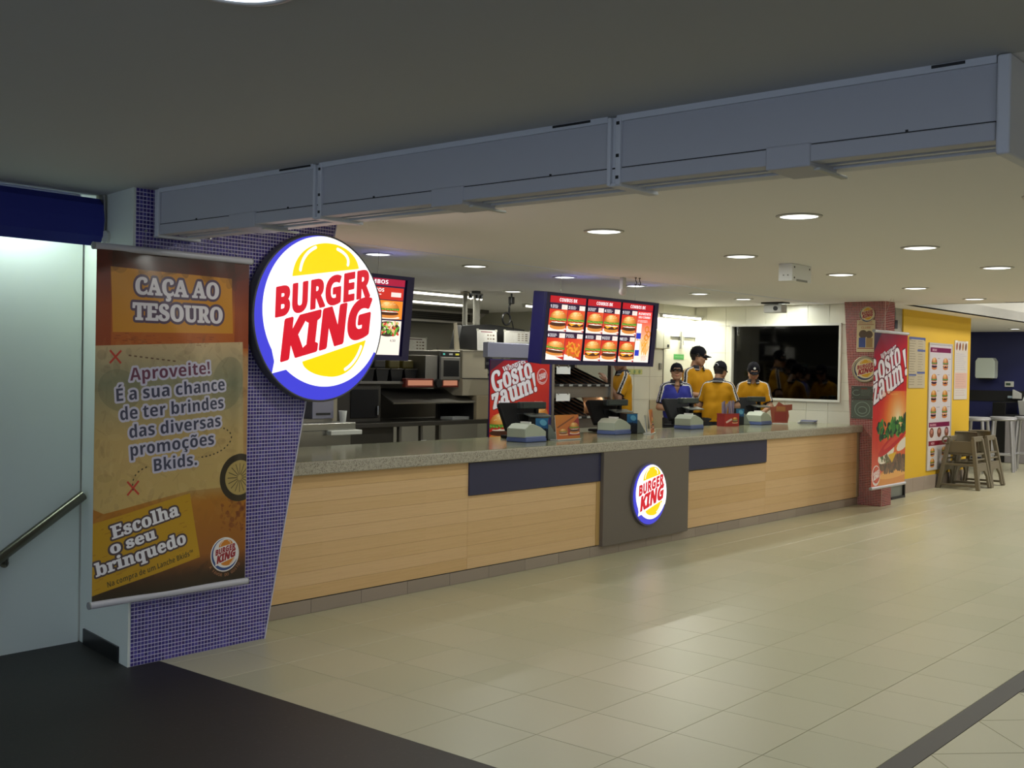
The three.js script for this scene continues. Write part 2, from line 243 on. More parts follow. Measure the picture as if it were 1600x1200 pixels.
function gostoArt(c, w, h, tall) {
  let g = c.createLinearGradient(0, 0, w * 0.4, h); g.addColorStop(0, '#6a1626'); g.addColorStop(0.2, '#c4101e'); g.addColorStop(0.5, '#d42a18'); g.addColorStop(1, tall ? '#d84a18' : '#a8141a');
  c.fillStyle = g; c.fillRect(0, 0, w, h);
  c.fillStyle = '#3a2038'; c.beginPath(); c.moveTo(0, 0); c.lineTo(w * 0.22, 0); c.lineTo(0, h * 0.13); c.fill();
  for (let i = 0; i < 60; i++) { c.fillStyle = `rgba(255,${(120 + rnd() * 90) | 0},20,${rr(0.03, 0.12)})`; const x = rnd() * w; c.fillRect(x, h * rr(tall ? 0.33 : 0.45, 0.6), rr(2, 14), h * rr(0.08, 0.3)); }
  const slab = { outer: '#5a1420', stroke: '#f3eef4', fill: '#f3eef4', rot: -0.3, align: 'left' };
  if (tall) {
    words(c, 'Whopper', w * 0.2, h * 0.165, w * 0.1, { ...slab, outerW: 8, strokeW: 2 });
    words(c, 'Gosto', -w * 0.12, h * 0.285, w * 0.38, { ...slab, outerW: 24, strokeW: 8, fit: w * 0.95 }); words(c, '!', w * 0.86, h * 0.205, w * 0.42, { ...slab, outerW: 22, strokeW: 8 });
    words(c, 'zaum', -w * 0.02, h * 0.395, w * 0.38, { ...slab, outerW: 24, strokeW: 8, fit: w * 0.92 });
    words(c, 'Imagem ilustrativa', w * 0.5, h * 0.4, 14, { fill: '#f0c0a0', align: 'left', font: 'sans-serif' });
    let q = c.createRadialGradient(w * 0.75, h * 0.56, 10, w * 0.75, h * 0.56, w * 0.6); q.addColorStop(0, 'rgba(255,240,190,0.95)'); q.addColorStop(0.5, 'rgba(250,170,60,0.7)'); q.addColorStop(1, 'rgba(230,80,20,0)'); c.fillStyle = q; c.fillRect(0, h * 0.38, w, h * 0.45);
    c.fillStyle = '#e08a2c'; c.beginPath(); c.ellipse(w * 0.7, h * 0.945, w * 0.55, h * 0.07, -0.05, 0, 7); c.fill(); c.fillStyle = '#f0a84a'; c.beginPath(); c.ellipse(w * 0.72, h * 0.925, w * 0.5, h * 0.03, -0.05, 0, 7); c.fill();
    for (let i = 0; i < 130; i++) { c.fillStyle = ['#5a3a24', '#6e4a2e', '#4a2e1c', '#7e5638'][i % 4]; c.beginPath(); c.ellipse(w * rr(0.24, 1.02), h * rr(0.815, 0.905), rr(14, 34), rr(10, 22), rnd() * 3, 0, 7); c.fill(); }
    c.fillStyle = '#f3e8d6'; c.beginPath(); c.ellipse(w * 0.42, h * 0.795, w * 0.25, h * 0.05, -0.25, 0, 7); c.fill(); c.beginPath(); c.ellipse(w * 0.93, h * 0.735, w * 0.2, h * 0.035, -0.3, 0, 7); c.fill();
    for (let i = 0; i < 26; i++) { c.fillStyle = ['#6a5a3a', '#46602a', '#7a6a48'][i % 3]; c.beginPath(); c.ellipse(w * rr(0.24, 0.5), h * rr(0.80, 0.85), rr(8, 20), rr(6, 14), rnd() * 3, 0, 7); c.fill(); }
    c.fillStyle = '#e9b81e'; c.beginPath(); c.moveTo(w * 0.47, h * 0.80); c.lineTo(w * 0.74, h * 0.785); c.lineTo(w * 0.6, h * 0.855); c.fill();
    c.fillStyle = '#c81c16'; c.beginPath(); c.ellipse(w * 0.62, h * 0.715, w * 0.46, h * 0.042, -0.32, 0, 7); c.fill(); c.fillStyle = '#dc4a2c'; c.beginPath(); c.ellipse(w * 0.66, h * 0.70, w * 0.34, h * 0.018, -0.32, 0, 7); c.fill();
    for (let i = 0; i < 90; i++) { const u = rr(0.16, 1.02); c.fillStyle = ['#1f4a1c', '#2f6a24', '#3f8030', '#173a18', '#5a9a3c'][i % 5]; c.beginPath(); c.ellipse(w * u, h * (rr(0.57, 0.68) - (u - 0.5) * 0.06), rr(14, 36), rr(8, 26), rnd() * 3, 0, 7); c.fill(); }
    c.fillStyle = '#f1e6e2'; c.beginPath(); c.arc(w * 0.13, h * 0.925, w * 0.115, 0, 7); c.fill(); emblem(c, w * 0.13, h * 0.925, w * 0.105, { white: '#c01a1e', blue: '#e8d8d8', red: '#f3e6e6', bun: '#d84a2a' });
  } else {
    words(c, 'Whopper', w * 0.2, h * 0.115, w * 0.085, { ...slab, outerW: 8, strokeW: 2 });
    words(c, 'Gosto', w * 0.015, h * 0.28, w * 0.31, { ...slab, outerW: 22, strokeW: 11, fit: w * 0.70, rot: -0.27 }); words(c, 'zaum!', w * 0.03, h * 0.475, w * 0.29, { ...slab, outerW: 22, strokeW: 11, fit: w * 0.78, rot: -0.27 });
    c.strokeStyle = '#f0d8d8'; c.lineWidth = 5; c.beginPath(); c.arc(w * 0.87, h * 0.19, w * 0.088, 0, 7); c.stroke(); emblem(c, w * 0.87, h * 0.19, w * 0.078, { white: '#b8181e', blue: '#e8cccc', red: '#f0dede', bun: '#cf4030' });
    for (const [t, x, y] of [['Whopper Jr', 0.06, 0.66], ['Whopper', 0.44, 0.56], ['Whopper Duplo', 0.74, 0.5]]) words(c, t, w * x, h * y, 13, { fill: '#f4c8b8', align: 'left', font: 'sans-serif' });
    burger(c, w * 0.8, h * 0.72, w * 0.42, h * 0.36, { cheese: true, double: true, plate: 'rgba(0,0,0,0)' }); burger(c, w * 0.5, h * 0.76, w * 0.48, h * 0.38, { cheese: true, plate: 'rgba(0,0,0,0)' }); burger(c, w * 0.21, h * 0.79, w * 0.44, h * 0.36, { plate: 'rgba(0,0,0,0)' });
    g = c.createLinearGradient(0, h * 0.93, 0, h); g.addColorStop(0, 'rgba(120,20,20,0)'); g.addColorStop(1, '#6a1a1a'); c.fillStyle = g; c.fillRect(0, h * 0.93, w, h * 0.07);
  }
}
const bannerRightTex = tex(560, 980, (c, w, h) => gostoArt(c, w, h, true));
const posterTex = tex(640, 600, (c, w, h) => gostoArt(c, w, h, false));
function screenArt(k) {
  return tex(420, 520, (c, w, h) => {
    c.fillStyle = '#1c1238'; c.fillRect(0, 0, w, h); c.fillStyle = '#b4101f'; c.fillRect(0, 0, w, h * 0.105);
    words(c, 'COMBOS BK', w / 2, h * 0.055, 40, { font: 'sans-serif', fit: w * 0.5 });
    for (let r = 0; r < 2; r++) for (let q = 0; q < 2; q++) {
      const x = q * w / 2 + 2, y = h * (0.115 + r * 0.445), cw = w / 2 - 4, ch = h * 0.43, n = r * 5 + k * 2 + q + 1;
      if (k === 2 && q === 1) continue;
      { const q2 = c.createLinearGradient(x, y, x + cw, y + ch); q2.addColorStop(0, '#c81c16'); q2.addColorStop(0.6, '#e0562a'); q2.addColorStop(1, '#b81414'); c.fillStyle = q2; c.fillRect(x, y, cw, ch); } c.fillStyle = '#2a1030'; c.fillRect(x, y, cw, ch * 0.2);
      words(c, String(n), x + 14, y + ch * 0.11, 34, { font: 'sans-serif' }); scribble(c, x + 30, y + 12, cw * 0.4, 3, 10, '#fff', 5);
      c.fillStyle = '#fbe9dc'; c.fillRect(x + cw * 0.66, y + 6, cw * 0.33, ch * 0.17); scribble(c, x + cw * 0.7, y + 16, cw * 0.2, 2, 10, '#c9a', 3);
      c.fillStyle = '#fdf0e8'; c.beginPath(); c.moveTo(x, y + ch); c.lineTo(x, y + ch * 0.78); c.quadraticCurveTo(x + cw * 0.5, y + ch * 0.86, x + cw, y + ch); c.fill();
      if (r === 1 && k === 0 && q === 1) { c.fillStyle = '#e08a24'; for (let i = 0; i < 40; i++) { c.fillStyle = i % 2 ? '#e8962c' : '#c46a14'; c.beginPath(); c.ellipse(x + cw * rr(0.15, 0.85), y + ch * rr(0.36, 0.85), 20, 9, rnd() * 3, 0, 7); c.fill(); } }
      else if (r === 1 && k === 0 && q === 0) burger(c, x + cw * 0.5, y + ch * 0.58, cw * 1.05, ch * 0.56, { tilt: 0.12 });
      else burger(c, x + cw * 0.52, y + ch * 0.59, cw * 0.97, ch * 0.74, { cheese: n % 2 === 0, double: n > 5 });
    }
    if (k === 2) {
      const x = w / 2 + 2; let g = c.createLinearGradient(0, h * 0.115, 0, h); g.addColorStop(0, '#e02020'); g.addColorStop(0.3, '#f08060'); g.addColorStop(0.6, '#ffd0a0'); g.addColorStop(1, '#fff4ea'); c.fillStyle = g; c.fillRect(x, h * 0.115, w / 2 - 4, h * 0.875);
      words(c, 'AUMENTE', x + w * 0.24, h * 0.16, 30, { font: 'sans-serif', fit: w * 0.42 }); words(c, 'SEU COMBO', x + w * 0.24, h * 0.22, 26, { font: 'sans-serif', fit: w * 0.4 }); scribble(c, x + 14, h * 0.27, w * 0.38, 2, 12, '#fff', 5);
      for (const [y, s] of [[0.33, 1], [0.62, 0.9]]) { c.fillStyle = '#fff'; c.fillRect(x + 8, h * y, 64 * s, h * 0.27); c.fillStyle = '#2438b8'; c.fillRect(x + 8, h * (y + 0.16), 64 * s, h * 0.1); c.fillStyle = '#c8202a'; c.fillRect(x + 28, h * (y - 0.04), 6, h * 0.04); }
      c.strokeStyle = '#d87a1c'; c.lineWidth = 12; for (const [a, b] of [[150, 0.42], [178, 0.5], [150, 0.56]]) { c.beginPath(); c.arc(x + a, h * b, 24, 0, 7); c.stroke(); }
      c.fillStyle = '#e8a43c'; for (let i = 0; i < 18; i++) { c.save(); c.translate(x + rr(100, 180), h * rr(0.6, 0.8)); c.rotate(rr(-0.5, 0.5)); c.fillRect(-4, -50, 8, 90); c.restore(); }
      scribble(c, x + 100, h * 0.88, w * 0.2, 4, 12, '#a66', 4);
    }
  });
}
const leftScreenTex = tex(420, 520, (c, w, h) => {
  c.fillStyle = '#1c1238'; c.fillRect(0, 0, w, h); c.fillStyle = '#a31238'; c.fillRect(0, 0, w, h * 0.09); words(c, 'COMBOS', w * 0.42, h * 0.045, 38, { font: 'sans-serif', fit: w * 0.5 });
  c.fillStyle = '#c62a20'; c.fillRect(6, h * 0.11, w - 12, h * 0.16); words(c, 'COMBOS', w * 0.4, h * 0.15, 34, { font: 'sans-serif', fit: w * 0.4 }); scribble(c, w * 0.2, h * 0.2, w * 0.5, 1, 8, '#fff', 6); c.fillStyle = '#f8e0d8'; c.fillRect(w * 0.74, h * 0.17, w * 0.2, h * 0.06);
  c.fillStyle = '#f08a2a'; c.fillRect(6, h * 0.28, w - 12, h * 0.24); burger(c, w * 0.7, h * 0.4, w * 0.46, h * 0.23, {}); burger(c, w * 0.25, h * 0.4, w * 0.4, h * 0.21, { double: true });
  c.fillStyle = '#fbeede'; c.fillRect(6, h * 0.54, w - 12, h * 0.45);
  c.fillStyle = '#3a2a24'; c.beginPath(); c.ellipse(w * 0.72, h * 0.65, w * 0.24, h * 0.1, 0, 0, 7); c.fill();
  for (let i = 0; i < 60; i++) { c.fillStyle = ['#7bc043', '#c8382a', '#f0b080', '#5a9a30', '#f4e0c0'][i % 5]; c.beginPath(); c.ellipse(w * rr(0.52, 0.92), h * rr(0.57, 0.71), rr(8, 22), rr(5, 12), rnd() * 3, 0, 7); c.fill(); }
  c.fillStyle = '#d03020'; c.fillRect(w * 0.3, h * 0.8, w * 0.2, h * 0.15); burger(c, w * 0.25, h * 0.86, w * 0.34, h * 0.18, {}); words(c, '4,50', w * 0.84, h * 0.8, 24, { font: 'sans-serif', fill: '#888' });
});
const signTex = tex(1024, 1024, (c, w) => { c.fillStyle = '#3f40d6'; c.fillRect(0, 0, w, w); emblem(c, w / 2, w / 2, w / 2, { red: '#bd0a22', blue: '#3a3abf', bun: '#e8c400' }); });
const sheetTex = (title, cols = '#5a3040') => tex(256, 280, (c, w, h) => { c.fillStyle = '#efece6'; c.fillRect(0, 0, w, h); c.fillStyle = cols; c.fillRect(50, 20, 150, 12); for (let y = 50; y < 260; y += 14) scribble(c, 20, y, 90, 1, 10, '#b9b4aa', 3); for (let i = 0; i < 12; i++) { c.fillStyle = ['#9a8a78', '#b0a090', '#706050'][i % 3]; c.fillRect(130 + (i % 3) * 36, 60 + ((i / 3) | 0) * 48, 22, 20); } });
const tableTex = tex(256, 400, (c, w, h) => { c.fillStyle = '#b9ad92'; c.fillRect(0, 0, w, h); c.fillStyle = '#4a5a96'; c.fillRect(0, 0, w, 18); c.fillRect(w * 0.5, 96, w * 0.5, 16); c.fillRect(w * 0.5, 270, w * 0.5, 16); c.fillRect(0, 290, w * 0.45, 14); for (let y = 30; y < 380; y += 20) { scribble(c, 8, y, 100, 1, 8, '#5a5448', 4); if (y % 40) scribble(c, 140, y, 80, 1, 8, '#6a6458', 4); } });
const menuPosterTex = tex(360, 900, (c, w, h) => {
  c.fillStyle = '#e9e2e0'; c.fillRect(0, 0, w, h); const bar_ = (y, t) => { c.fillStyle = '#8a1430'; c.fillRect(14, y, w - 28, 34); words(c, t, 80, y + 18, 24, { font: 'sans-serif', fill: '#e8c8cc' }); };
  bar_(24, 'MENU'); for (let r = 0; r < 4; r++) for (let q = 0; q < 2; q++) { burger(c, 80 + q * 180, 140 + r * 118, 90, 96, { plate: 'rgba(0,0,0,0)', cheese: q === 1 }); scribble(c, 130 + q * 170, 100 + r * 118, 50, 1, 6, '#807870', 4); }
  bar_(566, 'SALADAS'); for (let q = 0; q < 3; q++) { c.fillStyle = '#8a4a38'; c.beginPath(); c.ellipse(60 + q * 120, 640, 34, 36, 0, 0, 7); c.fill(); c.fillStyle = '#c88a78'; c.beginPath(); c.ellipse(60 + q * 120, 632, 20, 16, 0, 0, 7); c.fill(); }
  bar_(700, 'KIDS'); for (let r = 0; r < 2; r++) for (let q = 0; q < 2; q++) burger(c, 80 + q * 180, 780 + r * 78, 70, 70, { plate: 'rgba(0,0,0,0)', double: true });
});
const noticeTex = tex(200, 360, (c, w, h) => { c.fillStyle = '#d6cfc6'; c.fillRect(0, 0, w, h); for (let i = 0; i < 4; i++) { c.fillStyle = ['#a05a3a', '#7a3a2a', '#b08040', '#704838'][i]; c.beginPath(); c.ellipse(30 + i * 46, 34, 13, 24, 0.2, 0, 7); c.fill(); } for (let y = 78; y < 180; y += 12) scribble(c, 16, y, 168, 1, 6, '#a8a8bc', 3); c.fillStyle = '#dcb6a4'; c.fillRect(8, 196, 184, 96); for (let y = 206; y < 340; y += 14) scribble(c, 18, y, 160, 1, 6, '#c09a94', 3); });
const kidsTex = tex(200, 340, (c, w, h) => { c.fillStyle = '#cdbb92'; c.fillRect(0, 0, w, h); c.fillStyle = '#8a2c28'; c.fillRect(14, 46, 172, 6); c.fillRect(10, 296, 180, 8); scribble(c, 24, 16, 150, 2, 14, '#a04a3a', 6); words(c, 'CLUBE', 100, 80, 34, { fill: '#b06a4a', font: 'sans-serif' }); c.fillStyle = '#5a4634'; c.beginPath(); c.ellipse(70, 150, 46, 44, 0, 0, 7); c.ellipse(136, 154, 40, 40, 0, 0, 7); c.fill(); c.fillStyle = '#3a4a8a'; c.fillRect(24, 186, 74, 104); c.fillStyle = '#9a7a4a'; c.fillRect(104, 190, 72, 100); });
const smallEmblemTex = tex(256, 256, (c, w) => { c.fillStyle = '#cbb98e'; c.fillRect(0, 0, w, w); emblem(c, w / 2, w / 2, w * 0.47, { blue: '#39405e', red: '#9a2028', bun: '#d6a020', white: '#d8c8a4' }); });
const plaqueTex = (k) => tex(256, 220, (c, w, h) => { c.fillStyle = k ? '#5c635a' : '#4c4f48'; c.fillRect(0, 0, w, h); c.strokeStyle = '#8fa294'; c.lineWidth = 7; if (k) { c.beginPath(); c.ellipse(w / 2, h / 2, 84, 84, 0, 0, 7); c.stroke(); c.beginPath(); c.ellipse(w / 2, h * 0.55, 50, 40, 0, 0, 7); c.stroke(); scribble(c, 70, 96, 110, 3, 18, '#39443c', 5); } else { c.beginPath(); c.arc(60, h / 2, 44, 0.6, 5.2); c.stroke(); scribble(c, 110, 60, 120, 5, 22, '#7d8a7c', 6); c.fillStyle = '#7c3c30'; c.fillRect(110, 30, 70, 22); } });
const flyerTex = tex(220, 260, (c, w, h) => { let g = c.createLinearGradient(0, 0, w, h); g.addColorStop(0, '#d88a2c'); g.addColorStop(0.6, '#cf6a22'); g.addColorStop(1, '#c8821e'); c.fillStyle = g; c.fillRect(0, 0, w, h); c.fillStyle = '#9c2420'; c.beginPath(); c.moveTo(w, h * 0.1); c.lineTo(w * 0.5, h * 0.55); c.lineTo(w * 0.5, h * 0.88); c.lineTo(w, h * 0.88); c.fill(); c.save(); c.translate(10, h * 0.5); c.rotate(-0.6); c.fillStyle = '#8a4a1a'; c.fillRect(0, 0, w * 0.9, 14); c.restore(); burger(c, w * 0.78, h * 0.56, w * 0.42, h * 0.5, {}); burger(c, w * 0.3, h * 0.7, w * 0.36, h * 0.26, {}); });
const redCardTex = tex(220, 180, (c, w, h) => { c.fillStyle = '#b8322c'; c.fillRect(0, 0, w, h); c.save(); c.translate(w * 0.3, h * 0.55); c.rotate(-0.5); c.fillStyle = '#e8ccc4'; c.fillRect(-50, -14, 100, 28); c.restore(); burger(c, w * 0.72, h * 0.5, w * 0.4, h * 0.5, {}); });
const bluePromoTex = tex(160, 260, (c, w, h) => { let g = c.createLinearGradient(0, 0, 0, h); g.addColorStop(0, '#2a7ab0'); g.addColorStop(0.45, '#1a5a94'); g.addColorStop(0.6, '#0c1c30'); g.addColorStop(1, '#0a0f1a'); c.fillStyle = g; c.fillRect(0, 0, w, h); c.fillStyle = '#6ab4d8'; c.beginPath(); c.ellipse(w * 0.6, h * 0.2, 46, 34, 0.4, 0, 7); c.fill(); c.fillStyle = '#0c1826'; for (let i = 0; i < 8; i++) c.fillRect(i * 20, h * rr(0.4, 0.52), 16, 60); });

const pr = (t, rough = 0.45, o = {}) => mat(0xffffff, rough, 0, { map: t, ...o });
const glow = (t, k) => mat([0.12, 0.12, 0.12], 0.3, 0, { map: t, emissive: 0xffffff, emissiveMap: t, emissiveIntensity: k });

// ───────── setting: floor ─────────
{
  const f = struct('floor');
  part(f, 'grout_bed', BX(3.54, 25, -0.08, -0.003, -0.02, 8.2), mat([0.40, 0.375, 0.25], 0.8));
  const px = 0.4525, pz = 0.4455, x0 = 3.985, z0 = 3.557, gap = 0.0026, shared = new Map(), rest = [];
  const tileGeo = (w, d) => { const k = w.toFixed(3) + d.toFixed(3); if (!shared.has(k)) { const g = raised(rect(-w / 2, w / 2, -d / 2, d / 2), 0.01, 0.0012); g.rotateX(-PI / 2); shared.set(k, g); } return shared.get(k); };
  const list = [];
  for (let i = -1; i < 45; i++) for (let j = -9; j < 1; j++) {
    const xa = Math.max(3.54, x0 + i * px), xb = x0 + (i + 1) * px, za = z0 + j * pz, zb = Math.min(z0 + (j + 1) * pz, 3.99);
    if (zb < -0.02 && xb < 15) continue;
    list.push([xa, xb, za, zb]);
  }
  list.sort((a, b) => Math.hypot(a[0], a[2] - 5.8) - Math.hypot(b[0], b[2] - 5.8));
  list.forEach(([xa, xb, za, zb], k) => {
    const w = xb - xa - gap, d = zb - za - gap, g = tileGeo(w, d), at = [(xa + xb) / 2, -0.01, (za + zb) / 2];
    if (k < 285) part(f, 'tile', g, TILE[(rnd() * 3) | 0], at); else rest.push(g.clone().translate(...at));
  });
  const far = part(f, 'far_tiles', merge(rest), TILE[0]); far.userData.kind = 'stuff';
  const st = part(f, 'border_strip', BX(3.54, 25, -0.02, 0.0005, 3.992, 4.102), MT.strip); st.userData.label = 'dark border strip';
  const n = 0.4575, s = Math.SQRT1_2, more = [];
  for (let i = -4; i < 14; i++) for (let j = -9; j < 9; j++) {
    const ua = 6.859 + i * n + 0.002, ub = 6.859 + (i + 1) * n - 0.002, va = 0.607 + j * n + 0.002, vb = 0.607 + (j + 1) * n - 0.002;
    let poly = [[ua, va], [ub, va], [ub, vb], [ua, vb]].map(([u, v]) => [(u + v) * s, -(u - v) * s]);   // (x, -z)
    poly = clip(poly, 0, -1, 4.105); poly = clip(poly, 1, 0, 3.55); poly = clip(poly, 0, 1, -7.9);
    if (poly.length < 3) continue;
    const g = raised(poly, 0.01, 0.0012); g.rotateX(-PI / 2); const dark = i === 1 && j === 2;
    const cx = poly.reduce((a, p) => a + p[0], 0) / poly.length, cz = -poly.reduce((a, p) => a + p[1], 0) / poly.length;
    if (cx > 4.6 && cx < 6.8 && cz < 4.9) part(f, 'tile', g, dark ? MT.strip : TILE[(rnd() * 3) | 0], [0, -0.01, 0]); else more.push(g.translate(0, -0.01, 0));
  }
  const dg = part(f, 'diagonal_tiles', merge(more), TILE[1]); dg.userData.kind = 'stuff';
  const lb = struct('floor'); part(lb, 'rubber_sheet', BX(-4.2, 3.54, -0.08, 0.0, -0.4, 8.2), MT.lobbyFloor);
  const kf = struct('floor'); part(kf, 'kitchen_platform', BX(3.5, 14.4, -0.05, 0.2, -6.85, -0.75), mat([0.52, 0.50, 0.42], 0.45));
  const bf = struct('floor'); part(bf, 'back_floor', BX(14.4, 25, -0.08, -0.004, -8.2, -0.02), TILE[0]);
}
// ───────── setting: ceilings ─────────
{
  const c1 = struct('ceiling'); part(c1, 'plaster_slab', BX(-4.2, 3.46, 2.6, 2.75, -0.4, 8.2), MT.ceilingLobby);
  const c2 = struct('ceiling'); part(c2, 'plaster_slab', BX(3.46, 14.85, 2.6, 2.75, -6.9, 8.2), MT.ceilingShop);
  part(c2, 'ceiling_joint_strip', BX(4.79, 14.2, 2.5975, 2.6005, -0.685, -0.64), mat([0.80, 0.83, 0.95], 0.5), [0, 0, 0], [0, 0, 0], 'pale bluish joint strip');
  const c3 = struct('ceiling'); part(c3, 'plaster_slab', BX(14.85, 25, 2.6, 2.75, -8.2, 0.33), MT.ceilingShop);
  const c4 = struct('ceiling'); part(c4, 'atrium_slab', BX(14.7, 25, 3.7, 3.85, 0.2, 8.2), MT.white);
  const fw = struct('trim_1'); part(fw, 'fascia', BX(14.85, 25, 2.6, 3.75, 0.22, 0.33), MT.white); part(fw, 'fascia', BX(14.72, 14.85, 2.6, 3.75, 0.22, 8.2), MT.white);
}
// ───────── setting: walls ─────────
{
  let w = struct('wall_stair'); part(w, 'plaster', BX(-4.2, 3.46, -0.05, 2.6, -0.5, -0.385), MT.plaster);
  w = struct('wall_left'); part(w, 'plaster', BX(-4.3, -4.2, 2.4, 2.7, -0.5, 8.2), MT.white); part(w, 'plaster', BX(-4.3, -4.2, -0.05, 2.4, -0.5, 1.2), MT.white); part(w, 'plaster', BX(-4.3, -4.2, -0.05, 2.4, 7.6, 8.2), MT.white);
  w = struct('wall_front'); part(w, 'plaster', BX(0.6, 25.1, -0.05, 3.8, 8.2, 8.35), MT.white); part(w, 'plaster', BX(-4.3, 0.6, 2.4, 3.8, 8.2, 8.35), MT.white); part(w, 'plaster', BX(-4.3, -3.8, -0.05, 2.4, 8.2, 8.35), MT.white);
  w = struct('floor'); part(w, 'pavement', BX(-14, -4.2, -0.1, -0.02, -4, 18), MT.grey); part(w, 'pavement', BX(-4.2, 6, -0.1, -0.02, 8.2, 18), MT.grey);
  w = struct('wall_back'); part(w, 'plaster', BX(3.4, 14.4, 0, 2.6, -6.95, -6.8), mat([0.30, 0.285, 0.25], 0.7));
  w = struct('wall_kitchen_left'); part(w, 'plaster', BX(3.38, 3.5, 0, 2.6, -6.9, -0.4), MT.white);
  // white tiled end wall with the dark window
  w = struct('wall_end');
  part(w, 'grout_bed', BX(14.205, 14.32, 0, 1.32, -6.8, -0.25), mat([0.45, 0.44, 0.36], 0.8)); part(w, 'grout_bed', BX(14.205, 14.32, 2.32, 2.6, -6.8, -0.25), mat([0.45, 0.44, 0.36], 0.8));
  part(w, 'grout_bed', BX(14.205, 14.32, 1.32, 2.32, -0.41, -0.25), mat([0.45, 0.44, 0.36], 0.8)); part(w, 'grout_bed', BX(14.205, 14.32, 1.32, 2.32, -6.8, -2.0), mat([0.45, 0.44, 0.36], 0.8));
  const tw = 0.31, th = 0.385;
  for (let i = 0; i < 10; i++) for (let j = 1; j < 7; j++) {
    const zb = -0.25 - i * tw, za = zb - tw, ya = 0.02 + j * th, yb = Math.min(ya + th, 2.598);
    if (zb < -2.7 || yb - ya < 0.03) continue;
    const pieces = [];
    const P = [[za, zb, ya, yb]];
    for (const [a, b, c, d] of P) { // cut round the window opening
      if (b <= -2.0 || a >= -0.41 || d <= 1.32 || c >= 2.32) pieces.push([a, b, c, d]);
      else {
        if (c < 1.32) pieces.push([a, b, c, 1.32]); if (d > 2.32) pieces.push([a, b, 2.32, d]);
        const c2 = Math.max(c, 1.32), d2 = Math.min(d, 2.32); if (a < -2.0) pieces.push([a, -2.0, c2, d2]); if (b > -0.41) pieces.push([-0.41, b, c2, d2]);
      }
    }
    for (const [a, b, c, d] of pieces) {
      if (b - a < 0.02 || d - c < 0.02) continue;
      const g = raised(rect(-(b - a) / 2 + 0.0015, (b - a) / 2 - 0.0015, -(d - c) / 2 + 0.0015, (d - c) / 2 - 0.0015), 0.008, 0.0015); g.rotateY(-PI / 2);
      part(w, 'wall_tile', g, TILE_WHITE[(rnd() * 3) | 0], [14.205, (c + d) / 2, (a + b) / 2]);
    }
  }
  // window to a dark room
  const wn = struct('window_1'), fm = MT.white;
  part(wn, 'window_frame', merge([BX(14.17, 14.26, 1.295, 1.325, -2.03, -0.385), BX(14.17, 14.26, 2.315, 2.345, -2.03, -0.385), BX(14.17, 14.26, 1.325, 2.315, -2.03, -2.0), BX(14.17, 14.26, 1.325, 2.315, -0.415, -0.385)]), fm);
  part(wn, 'window_pane', BX(14.245, 14.253, 1.325, 2.315, -2.0, -0.415), mat([0.08, 0.09, 0.09], 0.05, 0, { transmission: 1, ior: 1.5 }));
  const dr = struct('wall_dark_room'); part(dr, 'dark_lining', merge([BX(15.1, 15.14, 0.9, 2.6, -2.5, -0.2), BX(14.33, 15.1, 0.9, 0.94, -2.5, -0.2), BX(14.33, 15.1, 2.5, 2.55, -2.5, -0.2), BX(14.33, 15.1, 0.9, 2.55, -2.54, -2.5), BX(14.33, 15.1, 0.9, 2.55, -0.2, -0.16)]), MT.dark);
  // partition with the white door
  w = struct('wall_partition'); part(w, 'white_sheet', BX(12.35, 13.33, 0.2, 2.6, -2.72, -2.6), mat([0.55, 0.53, 0.43], 0.4)); part(w, 'white_sheet', BX(13.33, 14.2, 2.45, 2.6, -2.72, -2.6), mat([0.62, 0.61, 0.5], 0.4));
  part(w, 'panel_seam', merge([BX(12.36, 13.32, 1.588, 1.593, -2.602, -2.598), BX(12.36, 13.32, 1.278, 1.283, -2.602, -2.598), BX(12.615, 12.62, 0.3, 2.5, -2.602, -2.598), BX(13.0, 13.005, 0.3, 2.5, -2.602, -2.598)]), mat([0.36, 0.34, 0.26], 0.6));
  part(w, 'dado_panel', BX(13.0, 13.32, 0.25, 1.27, -2.605, -2.588), mat([0.33, 0.28, 0.18], 0.5), [0, 0, 0], [0, 0, 0], 'beige dado panel');
  const d = struct('door_1');
  part(d, 'door_leaf', BX(13.345, 14.19, 0.22, 2.44, -2.68, -2.61, 0.006), mat([0.60, 0.59, 0.46], 0.35)); part(d, 'door_edge', BX(13.33, 13.345, 0.22, 2.45, -2.7, -2.592), MT.steelDull);
  part(d, 'lock_bar', BX(13.47, 14.19, 2.148, 2.163, -2.612, -2.596), MT.dark);
  part(d, 'handle', merge([BX(13.74, 13.80, 1.99, 2.25, -2.60, -2.565, 0.012), BX(13.81, 13.85, 2.04, 2.18, -2.60, -2.575, 0.01)]), MT.chrome);
  part(d, 'hinge', BX(14.11, 14.2, 1.92, 2.03, -2.612, -2.57, 0.006), MT.steelDull); part(d, 'latch', BX(13.22, 13.265, 1.69, 1.78, -2.6, -2.57, 0.006), MT.steelDull);
  // yellow wall on the right and what lies beyond
  w = struct('wall_yellow'); part(w, 'yellow_plaster', BX(15.61, 18.48, 0.0, 2.6, -0.3, -0.1), MT.yellow);
  for (let x = 15.61; x < 18.45; x += 0.4525) { const b = Math.min(x + 0.45, 18.48); part(w, 'skirting_tile', raised(rect(x, b, 0.0, 0.2), 0.014, 0.002), SKIRT[(rnd() * 3) | 0], [0, 0, -0.1]); }
  w = struct('wall_recess'); part(w, 'grey_plaster', BX(14.2, 15.61, 0, 2.6, -0.3, -0.12), mat([0.36, 0.34, 0.30], 0.7)); part(w, 'grey_plaster', BX(18.36, 18.48, 0, 2.6, -8, -0.3), MT.white);
